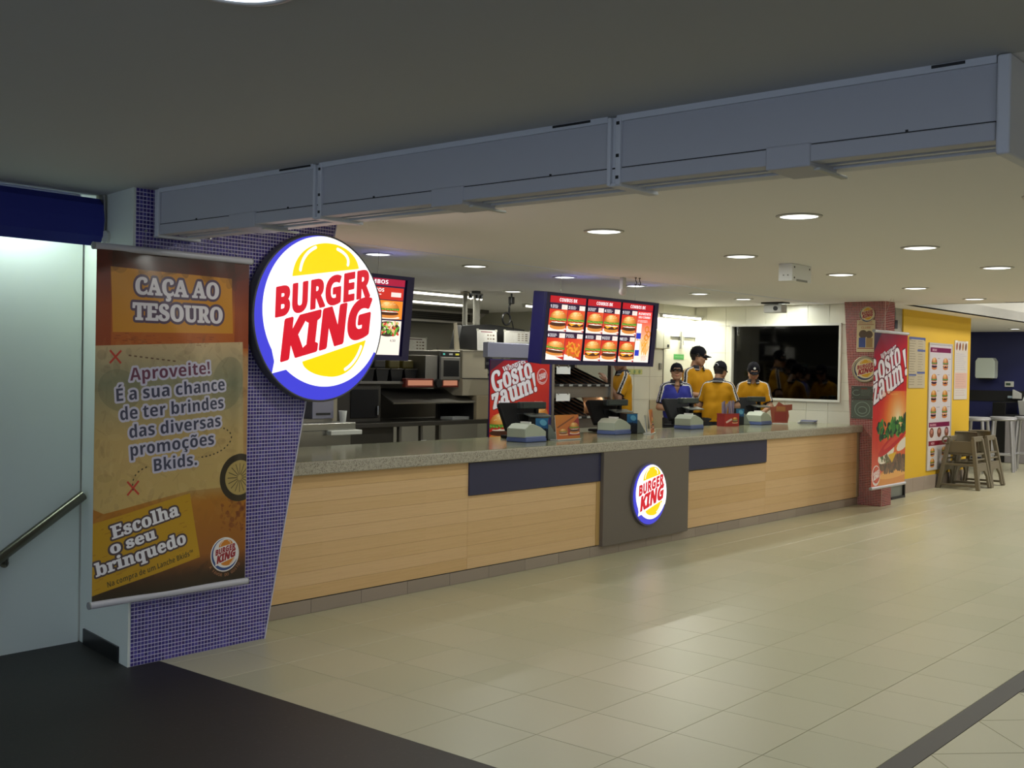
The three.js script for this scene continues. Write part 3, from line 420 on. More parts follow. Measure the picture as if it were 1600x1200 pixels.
  w = struct('wall_blue'); part(w, 'blue_panel', BX(24, 24.15, -0.05, 3.8, -8.2, 8.2), MT.blueWall); part(w, 'dark_band', BX(23.985, 24.0, 1.18, 1.40, -8.2, 3), MT.dark, [0, 0, 0], [0, 0, 0], 'dark horizontal band'); 
  w = struct('wall_back_right'); part(w, 'plaster', BX(14.4, 25, -0.05, 2.7, -8.3, -8.2), MT.white);
}
// ───────── purple mosaic pillar ─────────
function mosaic(parent, poly, pitch, size, colors, at, rot, mirror) { // small square tiles filling a convex polygon, one part
  const xs = poly.map((p) => p[0]), ys = poly.map((p) => p[1]), g = raised(rect(-size / 2, size / 2, -size / 2, size / 2), 0.004, 0.0012), spots = [], cut = [];
  const inside = (x, y) => poly.every((p, i) => { const q = poly[(i + 1) % poly.length]; return (q[0] - p[0]) * (y - p[1]) - (q[1] - p[1]) * (x - p[0]) >= -1e-6; });
  for (let y = Math.min(...ys) + pitch / 2; y < Math.max(...ys); y += pitch) for (let x = Math.min(...xs) + pitch / 2; x < Math.max(...xs); x += pitch) {
    const h = size / 2; const four = [inside(x - h, y - h), inside(x + h, y - h), inside(x - h, y + h), inside(x + h, y + h)].filter(Boolean).length; if (four === 4) spots.push([x, y]);
    else if (four > 0) { let q = rect(x - h, x + h, y - h, y + h); poly.forEach((p, i) => { const r = poly[(i + 1) % poly.length], nx = -(r[1] - p[1]), ny = r[0] - p[0], l = Math.hypot(nx, ny); q = clip(q, nx / l, ny / l, (nx * p[0] + ny * p[1]) / l + 0.001); }); if (q.length > 2) cut.push(raised(q, 0.004, 0.0008)); }
  }
  const im = new THREE.InstancedMesh(g, mat(0xffffff, 0.22), spots.length), M = new THREE.Matrix4(), col = new THREE.Color();
  spots.forEach(([x, y], i) => { M.makeTranslation(x, y, 0); im.setMatrixAt(i, M); const c = colors[(rnd() * colors.length) | 0], k = rr(0.8, 1.25); im.setColorAt(i, col.setRGB(c[0] * k, c[1] * k, c[2] * k)); });
  im.name = 'mosaic_tiles'; im.userData.kind = 'stuff'; im.position.set(...at); im.rotation.set(...rot); im.castShadow = im.receiveShadow = true; parent.add(im);
  if (cut.length) { const c = colors[0], e = part(parent, 'cut_mosaic_tiles', merge(cut), mat(c, 0.22), at, rot); e.userData.kind = 'stuff'; }
  return im;
}
{
  const p = struct('pillar');
  const front = [[3.36, 0], [4.255, 0], [4.785, 2.6], [3.36, 2.6]];
  part(p, 'grout_body', EX(front, 0.06), mat([0.68, 0.62, 0.78], 0.7), [0, 0, 0.28]);
  part(p, 'core', EX([[3.5, 0], [4.25, 0], [4.78, 2.6], [3.5, 2.6]], 0.66), MT.plaster, [0, 0, -0.385]);
  mosaic(p, front, 0.0215, 0.0160, [[0.06, 0.045, 0.25], [0.05, 0.036, 0.21], [0.075, 0.045, 0.24], [0.09, 0.068, 0.31]], [0, 0, 0.34], [0, 0, 0]);
  part(p, 'plaster_side', EX([[3.345, -0.34], [3.362, -0.34], [3.505, 0.385], [3.472, 0.385]], 2.6).rotateX(-PI / 2), MT.plaster);
  part(p, 'edge_strip', beamBox([4.26, 0, 0.342], [4.79, 2.6, 0.342], 0.007, 0.01), mat([0.62, 0.58, 0.7], 0.5));
  part(p, 'floor_vent', EX([[3.355, -0.22], [3.38, -0.22], [3.475, 0.31], [3.448, 0.31]], 0.09).rotateX(-PI / 2), MT.black, [0, 0, 0], [0, 0, 0], 'black vent strip at the foot');
}
// ───────── red mosaic pillar at the counter's end ─────────
{
  const p = struct('pillar');
  // seen from the shop side the pillar is wider at the top
  const side = [[-0.06, 0], [0.305, 0], [0.305, 2.6], [-0.24, 2.6]]; // (z, y)
  const g = EX(side.map(([z, y]) => [z, y]), 0.30); g.rotateY(-PI / 2); g.translate(14.23, 0, 0); // x from 13.93 to 14.23
  part(p, 'grout_body', g, mat([0.72, 0.5, 0.46], 0.7));
  const reds = [[0.30, 0.04, 0.036], [0.24, 0.032, 0.03], [0.35, 0.052, 0.044]];
  mosaic(p, side, 0.0215, 0.0160, reds, [13.93, 0, 0], [0, -PI / 2, 0]);
  mosaic(p, [[0, 0], [0.3, 0], [0.3, 2.6], [0, 2.6]], 0.0215, 0.0160, reds, [13.93, 0, 0.305], [0, 0, 0]);
}

// ───────── counter ─────────
{
  const t = thing('service_counter', 'long pale maple plank serving counter with blue and grey panels', 'counter', [0, 0, 0]);
  part(t, 'carcass', BX(4.475, 13.92, 0.0, 0.925, -0.55, -0.02), MT.beige);
  const x0 = 4.915 - 0.4525 * 2;
  for (let x = x0; x < 13.9; x += 0.4525) { const a = Math.max(x, 4.47), b = Math.min(x + 0.45, 13.92); if (b - a > 0.05) part(t, 'skirting_tile', raised(rect(a, b, 0.0, 0.092), 0.016, 0.002), SKIRT[(rnd() * 3) | 0], [0, 0, -0.022]); }
  const shade = part(t, 'shadow_gap', BX(4.475, 13.92, 0.092, 0.1, -0.03, -0.012), MT.dark);
  const rows = 9, ph = (0.928 - 0.1) / rows;
  for (let r = 0; r < rows; r++) for (const [xa, xb] of [[4.475, 6.46], [6.46, 8.16], [9.66, 11.38], [11.38, 13.92]]) {
    const ya = 0.1 + r * ph, yb = ya + ph - 0.0009; if (ya > 0.66 && (xa === 6.46 || xa === 9.66)) continue;
    const g = raised(rect(xa + 0.0007, xb - 0.0007, ya, Math.min(yb, (xa === 6.46 || xa === 9.66) ? 0.668 : 1)), 0.016, 0.0012);
    part(t, 'plank', g, WOOD[(rnd() * 3) | 0], [0, 0, -0.02]);
  }
  part(t, 'blue_panel', raised(rect(6.46, 8.205, 0.672, 0.925), 0.03, 0.002), MT.navy, [0, 0, -0.02], [0, 0, 0], 'navy blue panel');
  part(t, 'blue_panel', raised(rect(9.68, 11.37, 0.68, 0.93), 0.03, 0.002), MT.navy, [0, 0, -0.02], [0, 0, 0], 'navy blue panel');
  part(t, 'edge_trim', BX(8.16, 8.21, 0.1, 0.67, -0.02, 0.004, 0.004), MT.mapleTrim); part(t, 'grey_panel', raised(rect(8.21, 9.665, 0.088, 0.93), 0.06, 0.003), MT.charcoal, [0, 0, -0.02], [0, 0, 0], 'charcoal centre panel');
  part(t, 'end_trim', BX(13.86, 13.925, 0.1, 0.93, -0.02, 0.006, 0.004), mat([0.33, 0.25, 0.16], 0.5));
  const w = thing('worktop', 'speckled grey granite worktop along the serving counter', 'worktop', [0, 0, 0]);
  part(w, 'slab', BX(4.49, 13.925, 0.93, 1.018, -1.05, 0.045, 0.012), MT.granite); part(w, 'polished_face', BX(4.5, 13.92, 1.0175, 1.0205, -1.04, 0.03), MT.graniteTop);
  // lit emblem in the grey panel
  const s = thing('illuminated_sign', 'small round lit burger emblem set in the grey counter panel', 'sign', [8.93, 0.505, 0.045]);
  const rim = CY(0.295, 0.295, 0.02, 48); rim.rotateX(PI / 2); part(s, 'rim', rim, mat([0.14, 0.13, 0.2], 0.4), [0, 0, 0.008]);
  const face = CY(0.28, 0.28, 0.008, 48); face.rotateX(PI / 2); discUV(face, 0.28); part(s, 'sign_face', face, glow(signTex, 1.25), [0, 0, 0.021]);
}
function discUV(g, R) { const p = g.attributes.position, uv = g.attributes.uv; for (let i = 0; i < p.count; i++) uv.setXY(i, 0.5 + p.getX(i) / (2 * R), 0.5 + p.getY(i) / (2 * R)); return g; }
// ───────── big round lit sign on the purple pillar ─────────
{
  const s = thing('illuminated_sign', 'large round lit burger emblem on the purple mosaic pillar', 'sign', [4.58, 1.95, 0.36]);
  const rim = LT([[0.0, -0.018], [0.5, -0.018], [0.52, 0.03], [0.52, 0.077], [0.515, 0.084], [0.507, 0.084], [0.507, 0.07], [0, 0.07]], 96); rim.rotateX(PI / 2); part(s, 'rim', rim, mat([0.09, 0.095, 0.105], 0.4, 0.3));
  const face = CY(0.508, 0.508, 0.012, 96); face.rotateX(PI / 2); discUV(face, 0.508); part(s, 'sign_face', face, glow(signTex, 1.35), [0, 0, 0.076]);
  rectLight(s, 0.7, 0.7, [0.95, 0.9, 1.0], POWER.sign, [0, 0, 0.09], [0, PI, 0]);
  for (const x of [-0.18, 0.04]) part(s, 'bracket', BX(x - 0.02, x + 0.02, -0.1, 0.1, -0.019, 0.0), MT.dark);
}
// ───────── banners ─────────
function banner(name, label, w, h, print, at, turn, fold, seedShift) {
  const t = thing(name, label, 'banner', at, turn);
  const g = new THREE.BoxGeometry(w, h, 0.0015, 60, 90, 1), p = g.attributes.position;
  for (let i = 0; i < p.count; i++) { const x = p.getX(i) / w, y = p.getY(i) / h; p.setZ(i, p.getZ(i) + fold * (Math.sin(x * 11 + seedShift) * 0.004 * (0.5 + y) + 0.006 * Math.sin(y * 9 + x * 5) * (0.25 - x * x) * 4 + 0.009 * Math.exp(-((x - 0.2 - (0.5 - y) * 0.9) ** 2) * 90) * Math.max(0, y - 0.05) + 0.008 * Math.exp(-((x + 0.25 - (y - 0.45) * -1.4) ** 2) * 120) * Math.max(0, y + 0.0) + 0.007 * Math.exp(-((x - 0.42) ** 2) * 900) * Math.max(0, 1 - Math.abs(y - 0.05) * 2.5))); }
  g.computeVertexNormals();
  const edge = mat([0.5, 0.4, 0.3], 0.5), face = pr(print, 0.32, { clearcoat: 0.5, clearcoatRoughness: 0.2 });
  part(t, 'printed_sheet', g, [edge, edge, edge, edge, face, edge]);
  for (const s of [1, -1]) { const r = bar([-w / 2 - 0.012, s * (h / 2 + 0.008), 0.0], [w / 2 + 0.012, s * (h / 2 + 0.008), 0.0], 0.019, 16); part(t, 'rail', r, mat([0.56, 0.55, 0.60], 0.3), [0, 0, 0]); for (const e of [-1, 1]) part(t, 'end_cap', bar([e * (w / 2 + 0.012), s * (h / 2 + 0.008), 0], [e * (w / 2 + 0.018), s * (h / 2 + 0.008), 0], 0.02, 16), MT.grey); }
  return t;
}
{
  const b = banner('hanging_banner', 'tall brown treasure hunt banner hanging on the purple pillar', 0.965, 1.85, bannerLeftTex, [3.565, 1.322, 0.425], 0, 1.7, 0.4);
  part(b, 'hanging_wire', bar([0.46, 0.94, -0.01], [0.26, 1.05, -0.075], 0.0012, 5), MT.steel); part(b, 'hanging_wire', bar([-0.2, 0.94, -0.01], [-0.15, 1.05, -0.075], 0.0012, 5), MT.steel);
  for (const x of [0.26, -0.15]) part(b, 'wall_hook', bar([x, 1.05, -0.082], [x, 1.05, -0.065], 0.006, 8), MT.steel);
  const c = banner('hanging_banner', 'tall red burger banner hanging in front of the red mosaic pillar', 1.06, 1.86, bannerRightTex, [13.51, 1.25, 0.55], 0, 0.5, 2.0);
  for (const e of [-0.35, 0.35]) part(c, 'hanging_wire', bar([e, 0.945, 0], [e * 0.1, 1.349, 0.0], 0.0015, 5), MT.steel);
}
// ───────── rolling shutter housing under the ceiling ─────────
{
  const t = thing('shutter_housing', 'long grey rolling shutter housing under the ceiling', 'shutter box', [0, 0, 0]);
  const zs = [0.40, 1.72, 3.40, 4.79];
  for (let i = 0; i < 3; i++) {
    part(t, 'panel', BX(3.46, 3.68, 2.408, 2.585, zs[i] + 0.02, zs[i + 1] - 0.02, 0.004), MT.shutter);
    part(t, 'bottom_rail', BX(3.452, 3.52, 2.350, 2.405, zs[i] + 0.02, zs[i + 1] - 0.02, 0.004), MT.shutter);
    part(t, 'guide', merge([BX(3.52, 3.55, 2.362, 2.405, zs[i] + 0.02, zs[i + 1] - 0.02), BX(3.575, 3.60, 2.355, 2.405, zs[i] + 0.02, zs[i + 1] - 0.02), BX(3.63, 3.70, 2.35, 2.405, zs[i] + 0.02, zs[i + 1] - 0.02)]), MT.shutterTrim);
    part(t, 'top_trim', BX(3.448, 3.462, 2.578, 2.6, zs[i] + 0.02, zs[i + 1] - 0.02), MT.shutterTrim);
  }
  for (const z of [1.735, 3.415]) { part(t, 'divider', merge([BX(3.444, 3.462, 2.342, 2.595, z - 0.035, z - 0.018, 0.004), BX(3.444, 3.462, 2.342, 2.595, z + 0.003, z + 0.025, 0.004), BX(3.45, 3.72, 2.338, 2.352, z - 0.03, z + 0.02, 0.004), BX(3.46, 3.7, 2.35, 2.595, z - 0.03, z + 0.02)]), MT.shutterTrim); for (const y of [2.37, 2.45, 2.57]) part(t, 'screw', BX(3.441, 3.446, y - 0.006, y + 0.006, z + 0.008, z + 0.02), MT.dark); }
  part(t, 'end_plate', merge([BX(3.444, 3.462, 2.34, 2.595, 0.385, 0.42, 0.004), BX(3.45, 3.72, 2.336, 2.352, 0.37, 0.42, 0.004)]), MT.shutterTrim);
  part(t, 'end_plate', BX(3.435, 3.75, 2.305, 2.598, 4.775, 4.815, 0.008), MT.shutterTrim);
  for (const [a, b] of [[1.05, 1.26], [2.47, 2.65], [4.03, 4.19]]) { part(t, 'latch_box', BX(3.446, 3.66, 2.334, 2.412, a, b, 0.006), MT.shutter); part(t, 'latch_lip', BX(3.5, 3.72, 2.328, 2.338, b - 0.012, b + 0.012, 0.003), MT.white); }
  part(t, 'seam', merge([BX(3.4585, 3.461, 2.404, 2.409, 0.42, 4.77), ...[0.75, 1.5, 2.1, 3.1, 4.5].map((z) => BX(3.456, 3.461, 2.39, 2.415, z, z + 0.008))]), MT.dark);
  for (const [a, b] of [[1.45, 1.68], [3.12, 3.3], [4.58, 4.68]]) part(t, 'scuff', BX(3.4455, 3.449, 2.589, 2.598, a, b), MT.dark, [0, 0, 0], [0, 0, 0], 'dark gap under the ceiling');
}
// ───────── stair side: handrail and blue valance ─────────
{
  const h = thing('handrail', 'sloping dark metal handrail on the pale stair wall', 'handrail', [0, 0, 0]);
  const slope = (0.88 - 0.575) / (3.43 - 2.95), y = (x) => 0.872 + (x - 3.43) * slope;
  part(h, 'rail', bar([0.2, y(0.2) > 0.03 ? y(0.2) : y(2.2), -0.3].map((v, i) => (i === 0 ? 2.15 : i === 1 ? y(2.15) : v)), [3.435, y(3.435), -0.3], 0.029, 18), MT.railMetal);
  for (const x of [2.99, 2.3]) { part(h, 'bracket', TB([[x, y(x) - 0.02, -0.3], [x, y(x) - 0.07, -0.31], [x + 0.02, y(x) - 0.075, -0.375]], 0.008), MT.railMetal); const d = CY(0.024, 0.024, 0.012, 20); d.rotateX(PI / 2); part(h, 'rose', d, MT.railMetal, [x + 0.02, y(x) - 0.075, -0.379]); }
  const b = thing('roller_blind', 'rolled dark blue fabric blind above the stairs', 'blind', [0, 0, 0]);
  const prof = [[0, 0], [0.06, -0.02], [0.10, 0.03], [0.11, 0.12], [0.10, 0.2], [0.06, 0.235], [0, 0.235]];
  const g = EX(prof, 5.0, 0.006); g.rotateY(-PI / 2); g.translate(3.385, 0, 0); part(b, 'fabric_roll', g, MT.blueFabric, [0, 2.335, -0.14]);
  part(b, 'end_bracket', merge([BX(3.388, 3.402, 2.36, 2.6, -0.12, -0.03, 0.004), BX(3.402, 3.425, 2.38, 2.56, -0.11, -0.07)]), MT.steelDull); const cl = CY(0.035, 0.035, 0.02, 20); cl.rotateZ(PI / 2); part(b, 'winder', cl, MT.white, [3.395, 2.36, -0.015]);
}
// ───────── ceiling lamps ─────────
function downlight(label, x, z, color, power, o = {}) {
  const t = thing('downlight', label, 'ceiling light', [x, 2.6, z], 0, o.group), r = o.r ?? 0.112;
  part(t, 'ring', LT([[r, -0.002], [r + 0.006, -0.010], [r + 0.022, -0.008], [r + 0.026, 0], [r, 0]], 32), mat([0.6, 0.59, 0.55], 0.4));
  part(t, 'lamp_diffuser', LT([[0, -0.010], [r * 0.7, -0.0085], [r, -0.004], [r, -0.001], [0, -0.001]].reverse(), 32), mat([0.8, 0.8, 0.78], 0.4, 0, { emissive: lin(...color), emissiveIntensity: o.glow ?? 3.2 }));
  rectLight(t, r * 1.3, r * 1.3, color, power, [0, -0.014, 0], [-PI / 2, 0, 0]); return t;
}
const ord = ['first', 'second', 'third', 'fourth', 'fifth', 'sixth', 'seventh', 'eighth'];
[6.24, 8.15, 10.09, 12.0, 13.93].forEach((x, i) => downlight(`recessed round ceiling downlight, ${ord[i]} from the left in the row between shutter box and counter`, x, 1.39, LAMP.warm, POWER.shop));
[6.26, 8.25, 10.07].forEach((x, i) => downlight(`recessed round ceiling downlight, ${ord[i]} from the left in the row farthest from the counter`, x, 2.80, LAMP.warm, POWER.shop));
[6.5, 7.72, 9.08, 10.37, 11.74, 12.82, 13.83].forEach((x, i) => downlight(`recessed round ceiling downlight, ${ord[i]} from the left in the row over the serving counter`, x, -1.10, LAMP.warm, POWER.counter, { r: 0.1 }));
downlight('recessed round kitchen downlight between the two menu boards', 10.43, -2.91, LAMP.kitchen, POWER.kitchen * 2, { r: 0.1 });
for (const [x, z] of [[4.33, 1.39], [12, 2.8], [13.9, 2.8], [4.33, 2.8], [4.33, 4.2], [6.26, 4.2], [8.25, 4.2], [10.1, 4.2], [12, 4.2]]) downlight('recessed round ceiling downlight beside the photographed stretch of ceiling', x, z, LAMP.warm, POWER.shop, { group: 'downlights beyond the photographed ceiling' });
for (const [i, x, z] of [[0, 21.6, -1.6], [1, 22.6, -0.6], [2, 22.3, -2.6]]) downlight(`recessed downlight in the low ceiling before the blue wall, ${['left', 'right', 'farthest'][i]} one`, x, z, LAMP.warm, POWER.shop, { r: 0.1 });
downlight('round lamp in the dark ceiling before the shutter box', 1.71, 3.475, LAMP.cool, POWER.lobby, { r: 0.13 });
for (const [x, z] of [[-1.6, 3.55], [1.7, 6.4], [-1.6, 6.4]]) downlight('round lamp in the dark ceiling behind the viewer', x, z, LAMP.cool, POWER.lobby, { r: 0.13, group: 'lobby lamps behind the viewer' });
function tubeLight(label, x0, x1, y, z, color, power, rot) {
  const t = thing('fluorescent_lamp', label, 'tube light', [(x0 + x1) / 2, y, z]), L = x1 - x0;
  part(t, 'batten', BX(-L / 2, L / 2, 0.012, 0.035, -0.03, 0.03, 0.004), MT.white); part(t, 'lamp_tube', bar([-L / 2 + 0.03, 0, 0], [L / 2 - 0.03, 0, 0], 0.014, 14), mat([0.8, 0.8, 0.75], 0.4, 0, { emissive: lin(1, 0.97, 0.85), emissiveIntensity: 4 }));
  part(t, 'socket', merge([BX(-L / 2, -L / 2 + 0.03, -0.02, 0.02, -0.018, 0.018, 0.003), BX(L / 2 - 0.03, L / 2, -0.02, 0.02, -0.018, 0.018, 0.003)]), MT.white);
  rectLight(t, L - 0.1, 0.03, color, power, [0, -0.018, 0], [rot ?? -PI / 2, 0, 0]); return t;
}
tubeLight('nearer of the two ceiling tube lights over the prep line', 8.9, 10.9, 2.565, -3.83, LAMP.kitchen, POWER.kitchen * 1.2);
tubeLight('farther of the two ceiling tube lights over the prep line', 9.9, 12.05, 2.565, -5.16, LAMP.kitchen, POWER.kitchen);
tubeLight('tube light above the white kitchen door', 13.1, 14.18, 2.43, -2.5, LAMP.kitchen, POWER.kitchen * 4);
tubeLight('ceiling tube light just left of the lit menu board', 12.4, 13.6, 2.565, -4.36, LAMP.kitchen, POWER.kitchen);
{ // stairwell and atrium lamps, off to the sides
  const t = thing('stair_lamp', 'short ceiling lamp behind the blue blind over the stairs', 'ceiling light', [3.0, 2.6, -0.21]);
  part(t, 'casing', BX(-0.32, 0.32, -0.03, 0, -0.05, 0.05, 0.006), MT.white); part(t, 'lamp_diffuser', BX(-0.3, 0.3, -0.04, -0.03, -0.04, 0.04), mat([0.8, 0.8, 0.8], 0.4, 0, { emissive: lin(...LAMP.stair), emissiveIntensity: 3 }));
  rectLight(t, 0.56, 0.07, LAMP.stair, POWER.stair, [0, -0.045, 0], [-PI / 2, 0, 0]);
  for (const [x, z] of [[17, 2.2], [20, 2.2], [23, 2.2], [17, 5], [20, 5]]) { const a = thing('ceiling_panel', 'square lamp panel under the high atrium ceiling', 'ceiling light', [x, 3.69, z], 0, 'atrium lamp panels'); part(a, 'frame', merge([BX(-0.42, 0.42, -0.02, 0.01, -0.42, -0.4), BX(-0.42, 0.42, -0.02, 0.01, 0.4, 0.42), BX(-0.42, -0.4, -0.02, 0.01, -0.4, 0.4), BX(0.4, 0.42, -0.02, 0.01, -0.4, 0.4)]), MT.white); part(a, 'lamp_diffuser', BX(-0.4, 0.4, -0.012, 0, -0.4, 0.4), mat([0.8, 0.8, 0.8], 0.4, 0, { emissive: lin(...LAMP.atrium), emissiveIntensity: 2.5 })); rectLight(a, 0.76, 0.76, LAMP.atrium, POWER.atrium, [0, -0.02, 0], [-PI / 2, 0, 0]); }
}
// ───────── menu boards ─────────
function menuBoard(label, x0, x1, screens) {
  const w = x1 - x0, t = thing('menu_board', label, 'menu board', [(x0 + x1) / 2, 2.06, -0.9]); t.rotation.x = 0.09;
  const h = 0.70, d = 0.17, fr = [[-w / 2, -h / 2], [w / 2, -h / 2], [w / 2, h / 2], [-w / 2, h / 2]];
  part(t, 'casing', BX(-w / 2, w / 2, -h / 2, h / 2, -d, -0.012, 0.012), MT.boardBlue);
  part(t, 'casing_frame', EX(fr, 0.02, 0, [[[-w / 2 + 0.05, -h / 2 + 0.035], [-w / 2 + 0.05, h / 2 - 0.03], [w / 2 - 0.08, h / 2 - 0.03], [w / 2 - 0.08, -h / 2 + 0.035]]]), MT.boardBlue, [0, 0, -0.014]);
  const sw = (w - 0.13) / 3;
  screens.forEach((s, i) => { const p = printed(sw - 0.035, h - 0.07, 0.01, glow(s, 1.15), MT.dark); part(t, 'screen', p.g, p.m, [-w / 2 + 0.05 + sw * (i + 0.5), 0.003, -0.008]); });
  rectLight(t, w - 0.2, h - 0.12, [1.0, 0.72, 0.62], POWER.menu, [0, 0, 0.012], [0, PI, 0]);
  for (const x of [-w / 3, w / 3]) part(t, 'ceiling_wire', bar([x, h / 2 - 0.01, -0.09], [x, h / 2 + 0.195, -0.105], 0.003, 6), MT.steel);
  return t;
}
menuBoard('lit blue-cased menu board with ten combo pictures over the serving counter', 8.5, 10.48, [screenArt(0), screenArt(1), screenArt(2)]);
menuBoard('lit blue-cased menu board partly hidden behind the large round sign', 4.75, 6.7, [leftScreenTex, leftScreenTex, leftScreenTex]);

// ───────── ceiling bits ─────────
{
  const e = thing('emergency_light', 'white box-shaped emergency light hanging under the shop ceiling', 'emergency light', [8.87, 2.6, 1.49]);
  part(e, 'box', BX(0, 0.37, -0.15, 0, -0.13, 0, 0.008), mat([0.85, 0.85, 0.84], 0.5)); for (const [x, y] of [[0.04, -0.03], [0.33, -0.03], [0.04, -0.12]]) part(e, 'screw', bar([x, y, -0.004], [x, y, 0.003], 0.008, 8), MT.dark); part(e, 'label_strip', BX(0.08, 0.29, -0.148, -0.13, -0.002, 0.002), MT.grey); part(e, 'cable_clip', merge([bar([-0.003, -0.1, -0.04], [0.003, -0.1, -0.04], 0.007, 8), bar([-0.003, -0.1, -0.08], [0.003, -0.1, -0.08], 0.007, 8)]), MT.grey);
  const p = thing('ceiling_camera', 'small white camera unit under the ceiling before the dark window', 'camera', [13.6, 2.6, -1.05]);
  part(p, 'mount_plate', BX(-0.1, 0.1, -0.02, 0, -0.16, 0.16, 0.006), MT.dark); part(p, 'body', BX(-0.09, 0.09, -0.14, -0.03, -0.13, 0.13, 0.02), mat([0.6, 0.6, 0.58], 0.4)); part(p, 'neck', BX(-0.03, 0.03, -0.035, -0.015, -0.03, 0.03), MT.grey); const ln = CY(0.03, 0.03, 0.02, 18); ln.rotateZ(PI / 2); part(p, 'lens', ln, MT.black, [-0.092, -0.085, 0.05]);
  for (const [i, x] of [[0, 9.47], [1, 9.54]]) { const h = thing('ceiling_hook', `small dark wire hook under the ceiling above the menu board, ${i ? 'right' : 'left'} one of the pair`, 'hook', [x, 2.6, -0.5]); part(h, 'wire', TB([[0, 0, 0], [0, -0.03, 0], [0.014, -0.045, 0], [0.018, -0.065, 0], [0.0, -0.08, 0], [-0.014, -0.065, 0]], 0.004, 20), MT.dark); part(h, 'screw_base', CY(0.01, 0.012, 0.008, 10), MT.dark, [0, -0.004, 0]); }
  const s = thing('ceiling_sensor', 'small pale dome sensor above the lit menu board', 'sensor', [9.42, 2.6, -0.62]); part(s, 'base', BX(-0.03, 0.03, -0.12, 0, -0.02, 0.02, 0.006), MT.plastic); const dm = new THREE.SphereGeometry(0.04, 20, 14); part(s, 'dome', dm, mat([0.7, 0.66, 0.66], 0.3), [0, -0.14, 0]);
}
